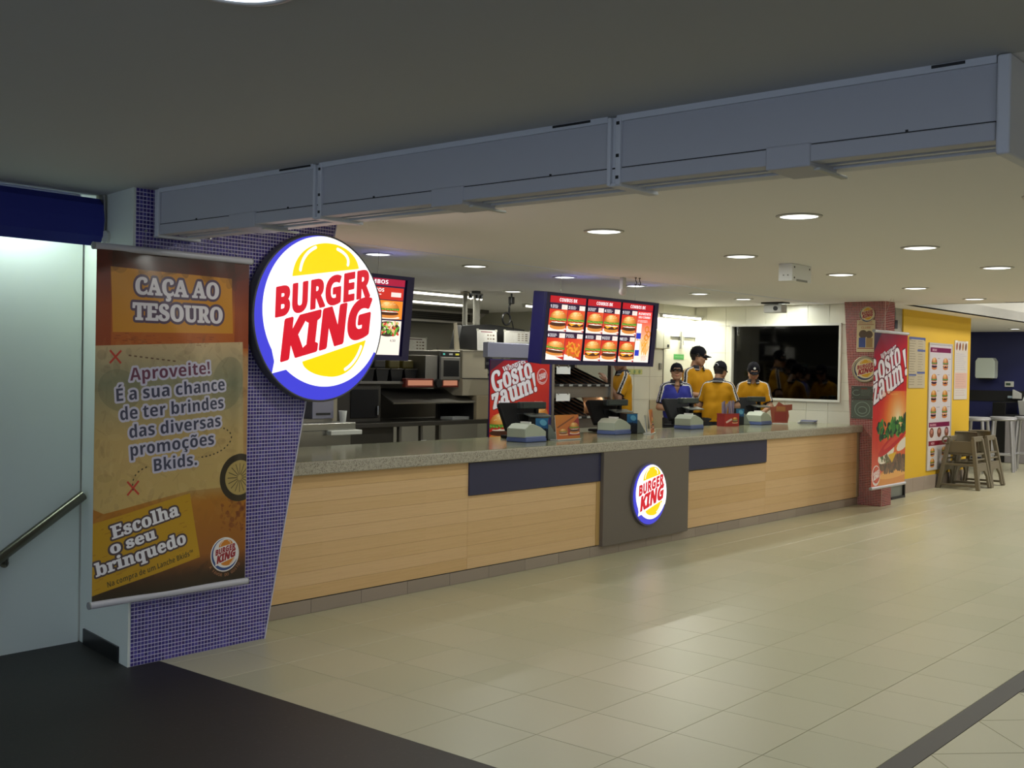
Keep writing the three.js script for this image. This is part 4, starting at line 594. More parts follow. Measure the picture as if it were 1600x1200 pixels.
// ───────── kitchen ─────────
{
  // back: air conditioner, notice, pipes
  const a = thing('air_conditioner', 'wide ceiling air conditioner with dark grille at the back of the kitchen', 'air conditioner', [12.0, 2.6, -6.8]);
  part(a, 'housing', BX(-1.6, 1.6, -0.06, 0, 0, 0.75, 0.01), mat([0.10, 0.095, 0.08], 0.6)); part(a, 'frame', EX([[-1.6, -0.24], [1.3, -0.24], [1.6, -0.06], [-1.6, -0.06]], 0.03, 0, [[[-1.5, -0.21], [-1.5, -0.09], [1.47, -0.09], [1.27, -0.21]]]), mat([0.36, 0.34, 0.32], 0.5), [0, 0, 0.66]);
  for (let k = 0; k < 4; k++) part(a, 'louvre', BX(-1.5, 1.38 - k * 0.03, -0.205 + (3 - k) * 0.03, -0.195 + (3 - k) * 0.03, 0.6, 0.665), MT.darkSteel);
  part(a, 'back_box', BX(-1.58, 1.3, -0.23, -0.06, 0.02, 0.62, 0.02), MT.dark);
  const mk = (name, label, w, h, t_, at, ry = 0, rx = 0) => { const t = thing(name, label, 'notice', at, ry); const p = printed(w, h, 0.004, pr(t_, 0.7), MT.paper); part(t, 'sheet', p.g, p.m, [0, 0, 0], [rx, 0, 0]); part(t, 'tape', merge([BX(-w / 2 - 0.01, -w / 2 + 0.03, h / 2 - 0.015, h / 2 + 0.01, 0.001, 0.004), BX(w / 2 - 0.03, w / 2 + 0.01, h / 2 - 0.015, h / 2 + 0.01, 0.001, 0.004)]), mat([0.6, 0.58, 0.5], 0.4), [0, 0, 0], [rx, 0, 0]); return t; };
  mk('wall_notice', 'white instruction sheet on the dim back wall above the microwave', 0.47, 0.29, sheetTex(''), [12.7, 1.99, -6.79]);
  mk('wall_notice', 'white instruction sheet leaning on top of the beige kitchen cabinet', 0.36, 0.25, sheetTex('', '#8a4050'), [10.21, 2.0, -3.12], 0, -0.05);
  mk('wall_notice', 'pale sheet taped above the steel hood beside the menu board', 0.52, 0.15, sheetTex('', '#b0a8a0'), [10.82, 2.06, -3.15]);
  const h = thing('exhaust_hood', 'dark exhaust hood behind the leaning instruction sheet', 'exhaust hood', [10.45, 1.9, -3.5]);
  part(h, 'canopy', EX([[-0.5, 0], [0.75, 0], [0.75, 0.26], [0.1, 0.3], [-0.42, 0.27]], 0.12, 0.01), MT.black, [0, 0, 0.02]); part(h, 'side_fin', EX([[-0.58, -0.03], [-0.5, -0.03], [-0.56, 0.3], [-0.6, 0.3]], 0.02), MT.beige, [0, 0, 0.16]); for (const x of [-0.5, 0.72]) part(h, 'support', BX(x - 0.02, x + 0.02, -1.7, 0.0, -0.19, -0.15), MT.steelDull);
  const pipeGrey = mat([0.26, 0.25, 0.21], 0.6);
  const p1 = thing('ceiling_pipe', 'white vertical pipe from the kitchen ceiling into the dark hood, left one', 'pipe', [10.17, 2.17, -3.45]); part(p1, 'pipe', CY(0.028, 0.032, 0.43, 14), pipeGrey, [0, 0.215, 0]); part(p1, 'collar', CY(0.06, 0.06, 0.02, 16), MT.beige, [0, 0.41, 0]);
  const p2 = thing('ceiling_pipe', 'white vertical pipe from the kitchen ceiling into the dark hood, right one', 'pipe', [10.55, 2.19, -3.6]); part(p2, 'pipe', CY(0.045, 0.045, 0.41, 14), pipeGrey, [0, 0.205, 0]); part(p2, 'collar', CY(0.07, 0.07, 0.02, 16), MT.beige, [0, 0.4, 0]);
  const sp = thing('spotlight_cluster', 'cluster of three tiny lit spotlights under the kitchen ceiling', 'spotlight', [10.2, 2.6, -3.3]);
  part(sp, 'base', BX(-0.04, 0.04, -0.03, 0, -0.04, 0.04, 0.006), MT.dark); part(sp, 'arm', BX(-0.12, 0.12, -0.05, -0.03, -0.01, 0.01), MT.dark); for (const x of [-0.1, 0.02, 0.09]) { const head = CY(0.02, 0.026, 0.045, 14); part(sp, 'spot_head', head, MT.dark, [x, -0.07, 0]); part(sp, 'lamp_bulb', new THREE.SphereGeometry(0.016, 12, 8), mat([0.8, 0.8, 0.7], 0.3, 0, { emissive: lin(1, 0.95, 0.75), emissiveIntensity: 3 }), [x, -0.095, 0.004]); }
  const cb = thing('cable_coil', 'black cable coil hanging from the kitchen ceiling', 'cable', [10.66, 2.28, -3.2]); part(cb, 'coil', new THREE.TorusGeometry(0.075, 0.012, 8, 28), MT.black); part(cb, 'lead', TB([[0.05, 0.06, 0], [0.04, 0.16, 0.01], [0.09, 0.22, 0], [0.09, 0.32, 0]], 0.012), MT.black); part(cb, 'plug', BX(0.06, 0.12, 0.19, 0.28, -0.03, 0.03, 0.01), MT.dark); part(cb, 'tail', TB([[0.05, -0.05, 0], [0.1, -0.02, 0], [0.14, -0.12, 0], [0.13, -0.2, 0]], 0.008), MT.black);
  // prep line
  const prep = thing('prep_station', 'dark steel sandwich prep station at the back of the kitchen', 'kitchen station', [0, 0.2, 0]);
  part(prep, 'worktop', BX(7.5, 10.4, 0.80, 0.85, -3.95, -3.1, 0.006), MT.darkSteel); part(prep, 'cabinet', BX(7.55, 8.75, 0.05, 0.8, -3.9, -3.2), MT.darkSteel);
  for (const x of [8.78, 9.12, 9.42, 10.3]) part(prep, 'leg', BX(x, x + 0.035, 0, 0.8, -3.18, -3.14), MT.steelDull);
  part(prep, 'lower_shelf', BX(8.75, 10.35, 0.28, 0.31, -3.9, -3.15), MT.darkSteel); part(prep, 'back_panel', BX(7.5, 10.4, 0.85, 1.6, -3.97, -3.93), MT.darkSteel);
  part(prep, 'heat_hood', EX([[0, 0], [0.30, 0.14], [0.62, 0.145], [0.62, 0.16], [0.29, 0.155], [-0.01, 0.015]], 1.35).rotateY(PI / 2).translate(8.66, 1.05, -3.12), MT.steelDull);
  part(prep, 'hood_cheek', EX([[0.02, -0.2], [0.6, -0.2], [0.6, 0.13], [0.3, 0.13], [0.02, 0.0]], 0.012).rotateY(PI / 2).translate(10.0, 1.05, -3.12), MT.dark);
  part(prep, 'overshelf', BX(8.0, 9.785, 1.27, 1.30, -3.9, -3.2, 0.004), MT.steelDull);
  for (const [x0, x1] of [[8.92, 9.31], [9.5, 9.73]]) { part(prep, 'heat_strip_case', BX(x0 - 0.03, x1 + 0.03, 1.235, 1.335, -3.22, -3.16, 0.006), mat([0.16, 0.02, 0.012], 0.5)); part(prep, 'heat_lamp', BX(x0, x1, 1.255, 1.315, -3.162, -3.152), mat([0.5, 0.2, 0.12], 0.5, 0, { emissive: lin(1, 0.42, 0.25), emissiveIntensity: 0.28 }), [0, 0, 0], [0, 0, 0], 'glowing orange strip'); }
  const knob = CY(0.05, 0.05, 0.03, 18); knob.rotateX(PI / 2); part(prep, 'knob', knob, MT.dark, [9.41, 1.28, -3.15]); part(prep, 'price_tag', BX(9.12, 9.21, 0.60, 0.635, -3.14, -3.135), MT.paper);
  // topping bins on the overshelf
  for (let i = 0; i < 5; i++) { const t = thing('topping_bin', `dark topping bin on the shelf under the left menu board, ${ord[i]} from the left`, 'bin', [8.22 + i * 0.22, 1.5, -3.35]); part(t, 'tub', EX([[-0.07, 0], [0.07, 0], [0.095, 0.13], [-0.095, 0.13]], 0.25, 0.004), MT.black, [0, 0, -0.2]); part(t, 'rim', BX(-0.1, 0.1, 0.13, 0.142, -0.21, 0.07, 0.004), MT.darkSteel); part(t, 'lid', BX(-0.085, 0.085, 0.142, 0.24, -0.2, 0.02, 0.02), mat(i > 2 ? [0.09, 0.07, 0.01] : [0.03, 0.028, 0.025], 0.4)); }
  const pc = thing('steel_cabinet', 'plain steel box between the topping bins and the microwave', 'cabinet', [9.33, 1.5, -3.4]); part(pc, 'casing', BX(-0.11, 0.09, 0, 0.3, -0.3, 0.22, 0.006), MT.steelDull); part(pc, 'side_seam', BX(0.085, 0.095, 0.0, 0.3, 0.2, 0.223), MT.dark);
  const mw = thing('microwave', 'grey microwave with a dark window and lit buttons', 'microwave', [9.61, 1.5, -3.4]);
  part(mw, 'casing', BX(-0.17, 0.17, 0, 0.36, -0.3, 0.24, 0.008), MT.steelDull); part(mw, 'control_panel', BX(-0.165, 0.165, 0.29, 0.352, 0.235, 0.248, 0.003), MT.black); part(mw, 'door', BX(-0.165, 0.165, 0.02, 0.285, 0.238, 0.252, 0.005), MT.steelDull); part(mw, 'door_window', BX(-0.12, 0.14, 0.06, 0.25, 0.25, 0.256, 0.003), MT.black);
  part(mw, 'button', BX(-0.13, -0.10, 0.31, 0.33, 0.247, 0.251), mat([0.05, 0.3, 0.25], 0.5, 0, { emissive: lin(0.1, 0.6, 0.5), emissiveIntensity: 0.6 })); part(mw, 'button', BX(-0.03, 0.03, 0.31, 0.33, 0.247, 0.251), MT.paper); part(mw, 'button', BX(0.08, 0.14, 0.31, 0.33, 0.247, 0.251), mat([0.5, 0.45, 0.05], 0.5, 0, { emissive: lin(0.6, 0.55, 0.05), emissiveIntensity: 0.6 }));
  const bx = thing('kitchen_cabinet', 'beige steel cabinet with a stepped pedestal beside the red poster', 'cabinet', [0, 0, 0]);
  part(bx, 'upper_box', BX(9.80, 10.26, 1.54, 1.86, -3.6, -3.14, 0.008), MT.beige); part(bx, 'lid', BX(9.79, 10.38, 1.86, 1.875, -3.62, -3.13, 0.004), mat([0.5, 0.46, 0.36], 0.4)); part(bx, 'side_louvre', merge([0, 1, 2, 3].map((k) => BX(10.26, 10.36, 1.57 + k * 0.07, 1.60 + k * 0.07, -3.5, -3.16))), MT.dark);
  part(bx, 'middle_box', BX(9.79, 10.34, 1.335, 1.535, -3.6, -3.12, 0.008), MT.beige); part(bx, 'pedestal', BX(10.03, 10.34, 1.05, 1.335, -3.6, -3.11, 0.006), mat([0.44, 0.36, 0.24], 0.35)); part(bx, 'seam', BX(9.8, 10.26, 1.534, 1.541, -3.14, -3.117), MT.dark);
  const tr = thing('tray_stack', 'short stack of white trays on the prep station beside the pedestal', 'trays', [9.86, 1.051, -3.3]); for (let k = 0; k < 3; k++) part(tr, 'tray', BX(-0.15, 0.16, k * 0.012, k * 0.012 + 0.008, -0.1, 0.1, 0.003), MT.paper);
  const ov = thing('fryer_cabinet', 'dark fryer cabinet behind the large round sign', 'fryer', [8.05, 1.05, -3.5]); part(ov, 'casing', BX(-0.1, 0.55, 0, 0.42, -0.3, 0.25, 0.01), MT.darkSteel); part(ov, 'glass_door', BX(0.1, 0.5, 0.05, 0.36, 0.245, 0.262, 0.004), MT.black); part(ov, 'handle', bar([0.48, 0.08, 0.28], [0.48, 0.18, 0.28], 0.012, 10), MT.chrome); part(ov, 'side_panel', BX(-0.16, -0.1, 0, 0.42, -0.3, 0.27, 0.004), MT.beige);
  // drinks station just behind the counter, left
  const st = thing('drinks_station', 'pale steel drinks station behind the left end of the worktop', 'drinks station', [0, 0.2, 0]);
  part(st, 'cabinet', BX(5.3, 6.68, 0, 0.9, -2.2, -1.6, 0.008), MT.steel); part(st, 'drip_top', BX(5.28, 6.72, 0.9, 0.965, -2.22, -1.58, 0.008), MT.steel); part(st, 'tray_rail', BX(6.4, 6.76, 0.86, 0.90, -1.62, -1.54, 0.006), MT.white); part(st, 'splash_panel', BX(5.3, 6.55, 0.965, 1.0, -2.2, -1.7, 0.004), MT.steelDull);
  const ds = thing('cup_dispenser', 'bluish steel cup dispenser on the drinks station', 'dispenser', [6.42, 1.2, -1.72]); part(ds, 'body', BX(-0.12, 0.12, 0, 0.165, -0.2, 0.05, 0.006), mat([0.33, 0.33, 0.46], 0.3, 0.8)); part(ds, 'top_cap', BX(-0.13, 0.13, 0.165, 0.18, -0.21, 0.06, 0.004), MT.paper); part(ds, 'front_slot', BX(-0.08, 0.08, 0.03, 0.05, 0.048, 0.053), MT.dark);
  const cu = thing('paper_cup', 'single white paper cup beside the cup dispenser', 'cup', [6.60, 1.165, -1.62]); part(cu, 'cup', LT([[0, 0], [0.026, 0], [0.036, 0.1], [0.034, 0.1], [0.025, 0.005], [0, 0.005]], 24), MT.paper); part(cu, 'rim', new THREE.TorusGeometry(0.0355, 0.002, 6, 24).rotateX(PI / 2), MT.paper, [0, 0.1, 0]);
  // poster panel on the back of the product shelf
  const po = thing('burger_poster', 'red burger poster with three burgers and purple border behind the counter', 'poster', [9.27, 1.31, -1.8]);
  part(po, 'backing_board', BX(-0.508, 0.53, -0.46, 0.45, -0.02, -0.003, 0.002), MT.boardBlue); const pg = printed(0.99, 0.88, 0.006, pr(posterTex, 0.4), mat([0.2, 0.01, 0.015], 0.5)); part(po, 'printed_face', pg.g, pg.m, [-0.015, 0, 0]); for (const x of [-0.48, 0.48]) part(po, 'post', BX(x - 0.02, x + 0.02, -1.11, -0.46, -0.05, -0.01), MT.steelDull);
  const sh = thing('steel_hood', 'shiny steel hood above the red burger poster', 'hood', [9.2, 1.775, -1.85]); part(sh, 'hood_shell', BX(-0.45, 0.5, 0, 0.16, -0.05, 0.03, 0.012), mat([0.42, 0.42, 0.52], 0.3, 0.55)); for (const x of [-0.4, 0.4]) part(sh, 'bracket', BX(x - 0.03, x + 0.03, -0.12, 0.02, -0.035, -0.02), MT.steelDull);
  // product chutes
  const ch = thing('product_chute', 'two-tier steel product chute with barred sloping shelves', 'product shelf', [0, 0, 0]);
  for (const x of [10.06, 11.22]) part(ch, 'post', BX(x, x + 0.045, 0.2, 1.78, -2.05, -2.0), MT.steel);
  for (const x of [10.06, 11.22]) part(ch, 'post', BX(x, x + 0.045, 0.2, 1.78, -2.6, -2.55), MT.steel);
  part(ch, 'roof', BX(10.05, 11.28, 1.76, 1.8, -2.62, -1.99, 0.006), MT.steelDull);
  part(ch, 'back_sheet', BX(10.1, 11.23, 0.9, 1.76, -2.62, -2.6), MT.steelDull); part(ch, 'under_panel', BX(10.1, 11.22, 1.34, 1.48, -2.06, -2.03, 0.004), MT.steelDull); part(ch, 'under_panel', BX(10.1, 11.22, 0.98, 1.10, -2.06, -2.03, 0.004), MT.steelDull);
  for (const y of [1.48, 1.105]) {
    part(ch, 'tray', BX(10.1, 11.22, -0.006, 0, -0.56, 0.0), MT.copper, [0, y, -2.03], [0.36, 0, 0], 'copper-toned tray');
    for (let k = 0; k <= 8; k++) part(ch, 'divider_bar', BX(-0.008, 0.008, 0, 0.022, -0.55, 0.01, 0.003), MT.black, [10.11 + k * 0.137, y + 0.002, -2.03], [0.36, 0, 0]);
    part(ch, 'front_rail', BX(10.1, 11.22, y - 0.012, y + 0.018, -2.035, -2.0, 0.004), MT.black); for (let k = 0; k < 6; k++) part(ch, 'rail_tag', BX(10.2 + k * 0.18, 10.27 + k * 0.18, y - 0.008, y + 0.014, -2.0, -1.996), MT.grey);
  }
  part(ch, 'curved_reflector', LT([[0.26, 0], [0.27, 0], [0.27, 0.4], [0.26, 0.4]], 24, -0.2, 1.7).rotateZ(PI / 2), MT.copper, [11.2, 1.2, -2.35]);
  for (const [i, y] of [[0, 1.655], [1, 1.345]]) { const c = thing('shelf_card', `blank white card on the ${i ? 'lower' : 'upper'} tier of the product chute`, 'card', [10.26, y, -1.993]); part(c, 'card', B(0.26, 0.085, 0.003), MT.paper); for (const x of [-0.09, 0.09]) part(c, 'clip', BX(x - 0.01, x + 0.01, 0.03, 0.06, -0.004, 0.004), MT.steel); }
  // white electrical boxes and stickers by the door
  const eb = thing('electrical_box', 'pale electrical boxes beside the white kitchen door', 'electrical box', [13.22, 2.11, -2.6]); part(eb, 'cover', BX(-0.16, 0.02, -0.13, 0.13, 0, 0.06, 0.006), mat([0.5, 0.49, 0.38], 0.5)); part(eb, 'cover', BX(0.03, 0.2, -0.13, 0.13, 0, 0.06, 0.006), mat([0.53, 0.52, 0.4], 0.5)); part(eb, 'switch', BX(0.12, 0.16, -0.11, -0.07, 0.058, 0.07, 0.004), MT.dark); part(eb, 'conduit', CY(0.012, 0.012, 0.33, 10), MT.plastic, [-0.1, 0.295, 0.03]);
  const gs = thing('door_sticker', 'small green sticker on the white kitchen door', 'sticker', [13.76, 1.875, -2.608]); part(gs, 'sticker', B(0.27, 0.075, 0.003), mat([0.05, 0.30, 0.06], 0.5)); part(gs, 'line', BX(-0.1, 0.1, -0.005, 0.005, 0.001, 0.0025), mat([0.2, 0.5, 0.2], 0.5));
  const ys = thing('door_sticker', 'yellow-green notice strip on the white wall behind the menu board', 'sticker', [12.62, 1.655, -2.596]); part(ys, 'sticker', B(0.38, 0.07, 0.003), mat([0.42, 0.42, 0.14], 0.5)); for (const x of [-0.12, 0, 0.12]) part(ys, 'symbol', new THREE.CylinderGeometry(0.025, 0.025, 0.003, 16).rotateX(PI / 2), mat([0.18, 0.26, 0.1], 0.5), [x, 0, 0.002]);
}
// ───────── tills and things on the worktop ─────────
const TILL = mat([0.010, 0.010, 0.011], 0.65, 0, { specularIntensity: 0.35 });
[[7.7, -0.44], [9.37, -0.66], [11.02, -0.78], [12.76, -0.82]].forEach(([x, z], i) => {
  const nm = ['first', 'second', 'third', 'fourth'][i];
  const p = thing('receipt_printer', `pale receipt printer with blue base, ${nm} from the left on the worktop`, 'receipt printer', [x, 1.0205, z], 0.05);
  part(p, 'base', BX(-0.155, 0.155, 0, 0.035, -0.11, 0.11, 0.01), mat([0.12, 0.17, 0.40], 0.45)); part(p, 'skirt', BX(-0.15, 0.15, 0.033, 0.05, -0.105, 0.105, 0.006), mat([0.2, 0.25, 0.5], 0.45), [0, 0, 0], [0, 0, 0], 'lighter blue skirt');
  part(p, 'body', EX([[-0.15, 0.05], [0.15, 0.05], [0.15, 0.085], [0.07, 0.125], [-0.04, 0.155], [-0.09, 0.15], [-0.15, 0.115]], 0.19, 0.006), mat([0.50, 0.55, 0.45], 0.45), [0, 0, -0.095]);
  part(p, 'paper_slot', BX(-0.045, 0.02, 0.146, 0.157, -0.06, 0.06), MT.black); part(p, 'feed_button', BX(0.08, 0.12, 0.095, 0.12, -0.03, 0.02, 0.005), MT.plastic); part(p, 'receipt', BX(-0.03, 0.0, 0.152, 0.175, -0.05, 0.05), MT.paper);
  const t = thing('till_terminal', `black till terminal seen from behind, ${nm} from the left on the worktop`, 'till', [x + 0.28, 1.0205, z - 0.29], -0.25);
  part(t, 'foot', BX(-0.14, 0.14, 0, 0.03, -0.14, 0.1, 0.012), TILL); part(t, 'stand', EX([[-0.08, 0.0], [0.06, 0], [0.02, 0.2], [-0.05, 0.2]], 0.1, 0.01).rotateY(-PI / 2), TILL, [0.05, 0.02, 0]);
  part(t, 'screen_case', BX(-0.19, 0.19, -0.14, 0.14, -0.03, 0.03, 0.018), TILL, [-0.02, 0.20, -0.02], [-0.55, 0, 0]); part(t, 'screen', BX(-0.16, 0.16, -0.115, 0.115, -0.034, -0.029), TILL, [-0.02, 0.20, -0.02], [-0.55, 0, 0]);
  part(t, 'customer_display', BX(-0.13, 0.17, 0, 0.065, -0.03, 0.03, 0.012), mat([0.035, 0.045, 0.045], 0.4), [0.05, 0.275, 0.06]); part(t, 'display_glass', BX(-0.1, 0.14, 0.012, 0.05, 0.028, 0.033), mat([0.06, 0.08, 0.075], 0.15), [0.05, 0.275, 0.06]); part(t, 'display_arm', BX(-0.015, 0.015, -0.12, 0.01, -0.02, 0.02), TILL, [0.12, 0.275, 0.06]);
  part(t, 'card_shelf', BX(-0.1, 0.14, 0, 0.012, -0.06, 0.06, 0.004), mat([0.2, 0.22, 0.21], 0.3, 0.5), [0.08, 0.215, 0.11], [0.2, 0, 0]);
});
for (const [i, x, z] of [[0, 7.94, -0.5], [1, 9.6, -0.64], [3, 12.40, -0.93]]) {
  const t = thing('promo_box', `blue promotional box beside the ${['first', 'second', 'third', 'fourth'][i]} receipt printer from the left`, 'promo box', [x, 1.0205, z], -0.2); const p = printed(0.15, 0.2, 0.1, pr(bluePromoTex, 0.35), MT.dark);
  part(t, 'carton', p.g, p.m, [0, 0.1, 0]); part(t, 'lid', BX(-0.078, 0.078, 0.2, 0.206, -0.053, 0.053, 0.002), MT.black); part(t, 'sloped_side', EX([[0, 0], [0.12, 0], [0.02, 0.13], [0, 0.13]], 0.08, 0.004), mat([0.28, 0.32, 0.28], 0.4), [0.084, 0.005, -0.04]);
}
[[8.19, -0.36, 0.38, 0.22, 0.05, 'orange burger flyer stand beside the first till'], [9.76, -0.47, 0.3, 0.24, 0.45, 'orange burger flyer stand beside the second till']].forEach(([x, z, w, h, ry, l]) => {
  const t = thing('flyer_stand', l, 'flyer stand', [x, 1.0205, z], ry), p = printed(w, h, 0.004, pr(flyerTex, 0.4), MT.paper); part(t, 'flyer', p.g, p.m, [0, h / 2 + 0.01, 0], [-0.12, 0, 0]); part(t, 'holder_foot', BX(-w / 2, w / 2, 0, 0.012, -0.06, 0.03, 0.003), mat([0.6, 0.62, 0.6], 0.2)); part(t, 'back_rest', BX(-0.03, 0.03, 0, h * 0.8, -0.045, -0.04), mat([0.6, 0.62, 0.6], 0.2), [0, 0.005, 0], [-0.15, 0, 0]);
});
{
  const t = thing('straw_box', 'red printed box holding upright straws on the worktop', 'straw box', [12.0, 1.0205, -0.83], -0.2), p = printed(0.26, 0.15, 0.12, pr(redCardTex, 0.45), mat([0.35, 0.03, 0.03], 0.5)); part(t, 'box', p.g, p.m, [0, 0.075, 0]);
  for (let i = 0; i < 9; i++) part(t, 'straw', CY(0.012, 0.012, rr(0.2, 0.28), 8), mat(i % 2 ? [0.35, 0.3, 0.36] : [0.22, 0.18, 0.28], 0.5), [-0.1 + i * 0.025, 0.17, rr(-0.03, 0.03)], [rr(-0.1, 0.1), 0, rr(-0.12, 0.12)]);
  part(t, 'rim', EX(rect(-0.135, 0.135, -0.065, 0.065), 0.008, 0, [rect(-0.122, 0.122, -0.052, 0.052).reverse()]).rotateX(-PI / 2), mat([0.35, 0.03, 0.03], 0.5), [0, 0.145, 0]);
  const f = thing('flyer_stand', 'red cut-out flyer stand at the right end of the worktop', 'flyer stand', [13.25, 1.0205, -0.78], -0.75);
  part(f, 'cut_out', EX([[-0.1, 0], [0.1, 0], [0.12, 0.1], [0.11, 0.17], [0.16, 0.18], [0.16, 0.25], [0.05, 0.24], [-0.02, 0.28], [-0.06, 0.22], [-0.13, 0.21], [-0.12, 0.13]], 0.006, 0.001), mat([0.33, 0.075, 0.04], 0.45)); part(f, 'printed_patch', BX(-0.07, 0.09, 0.03, 0.15, 0.007, 0.0095), mat([0.30, 0.04, 0.03], 0.45)); part(f, 'printed_patch', BX(-0.05, 0.07, 0.16, 0.22, 0.007, 0.0095), mat([0.42, 0.17, 0.05], 0.45)); part(f, 'foot', BX(-0.1, 0.1, 0, 0.01, -0.06, 0.02, 0.003), MT.paper);
  const l = thing('leaflet_stack', 'stack of blue and white leaflets beside the red pillar', 'leaflets', [13.72, 1.0205, -0.62], 0.3); for (let k = 0; k < 5; k++) part(l, 'leaflet', B(0.3, 0.006, 0.2), k === 4 ? mat([0.10, 0.12, 0.25], 0.5) : k % 2 ? MT.paper : mat([0.4, 0.42, 0.5], 0.5), [rr(-0.02, 0.02), 0.004 + k * 0.0075, rr(-0.02, 0.02)], [0, rr(-0.2, 0.2), 0]);
}
// ───────── plaques on the red pillar ─────────
{
  const on = (name, label, cat, y, z) => thing(name, label, cat, [13.928, y, z], -PI / 2);
  const k = on('kids_poster', 'beige kids club poster with round emblem on the red pillar', 'poster', 2.16, 0.06); const kp = printed(0.24, 0.41, 0.006, pr(kidsTex, 0.6), MT.paper); part(k, 'board', kp.g, kp.m, [0, 0, 0.012]);
  const kd = CY(0.10, 0.10, 0.008, 32); kd.rotateX(PI / 2); discUV(kd, 0.10); part(k, 'emblem_disc', kd, pr(smallEmblemTex, 0.5), [0.01, 0.275, 0.014]);
  const r = on('wall_emblem', 'round raised burger emblem plaque on the red pillar', 'plaque', 1.735, 0.055); const rim = LT([[0, 0], [0.165, 0], [0.172, 0.012], [0.165, 0.025], [0.148, 0.025], [0.145, 0.016], [0, 0.016]], 48); rim.rotateX(PI / 2); part(r, 'rim', rim, mat([0.34, 0.29, 0.20], 0.35, 0.3)); const rf = CY(0.146, 0.146, 0.006, 48); rf.rotateX(PI / 2); discUV(rf, 0.146); part(r, 'printed_face', rf, pr(smallEmblemTex, 0.35), [0, 0, 0.018]);
  for (const [i, y, h] of [[0, 1.435, 0.19], [1, 1.225, 0.26]]) { const t = on('wall_plaque', i ? 'square grey green plaque with ring motif, lower one on red pillar' : 'wide grey green plaque with text lines, upper one on red pillar', 'plaque', y, 0.035), p = printed(0.30, h - 0.02, 0.01, pr(plaqueTex(i), 0.3), MT.grey); part(t, 'plate', p.g, p.m, [0, 0, 0.012]); part(t, 'screw', merge([[-0.13, 1], [0.13, 1], [-0.13, -1], [0.13, -1]].map(([x, s]) => bar([x, s * (h / 2 - 0.03), 0.01], [x, s * (h / 2 - 0.03), 0.021], 0.006, 8))), MT.steel); }
}
// ───────── yellow wall ─────────
{
  const put = (name, label, cat, x0, x1, y0, y1, t_, rough, frame) => { const t = thing(name, label, cat, [(x0 + x1) / 2, (y0 + y1) / 2, -0.1]), p = printed(x1 - x0, y1 - y0, 0.008, pr(t_, rough, rough < 0.3 ? { clearcoat: 1, clearcoatRoughness: 0.08 } : {}), MT.paper); part(t, 'sheet', p.g, p.m, [0, 0, 0.008]); return t; };
  const a = put('price_list', 'beige printed price list on the yellow wall behind the red banner', 'notice', 15.82, 16.45, 1.49, 2.22, tableTex, 0.6); part(a, 'pin', merge([[-0.28, 0.33], [0.28, 0.33]].map(([x, y]) => bar([x, y, 0.01], [x, y, 0.018], 0.012, 10))), MT.steel);
  const b = put('menu_poster', 'tall glossy white menu poster with small burgers on the yellow wall', 'poster', 16.62, 17.58, 0.29, 2.14, menuPosterTex, 0.15); part(b, 'frame', EX(rect(-0.5, 0.5, -0.945, 0.945), 0.02, 0, [rect(-0.475, 0.475, -0.92, 0.92).reverse()]), mat([0.55, 0.53, 0.5], 0.3)); 
  const c = put('wall_notice', 'narrow pale notice at the right edge of the yellow wall', 'notice', 17.72, 18.32, 1.31, 2.22, noticeTex, 0.4); part(c, 'tape', merge([BX(-0.3, -0.2, 0.43, 0.46, 0.011, 0.014), BX(0.2, 0.3, 0.43, 0.46, 0.011, 0.014)]), MT.paper);
  const g = thing('metal_bin', 'small grey green metal box on the floor beside the red pillar', 'box', [15.0, 0, -0.0]); part(g, 'frame', merge([BX(-0.2, 0.28, 0.0, 0.03, -0.1, 0.1), BX(0.25, 0.28, 0.03, 0.2, -0.1, 0.1), BX(-0.2, 0.28, 0.2, 0.22, -0.1, 0.1)]), MT.dark); part(g, 'panel', BX(-0.2, 0.25, 0.03, 0.2, -0.09, 0.07), mat([0.2, 0.21, 0.18], 0.5));
  const j = thing('junction_box', 'small dark junction box high on the grey recess beside the pillar', 'junction box', [15.3, 2.37, -0.12]); part(j, 'box', BX(-0.05, 0.05, -0.06, 0.06, 0, 0.04, 0.006), MT.dark); part(j, 'conduit', CY(0.01, 0.01, 0.17, 8), MT.grey, [0, 0.145, 0.02]);
}
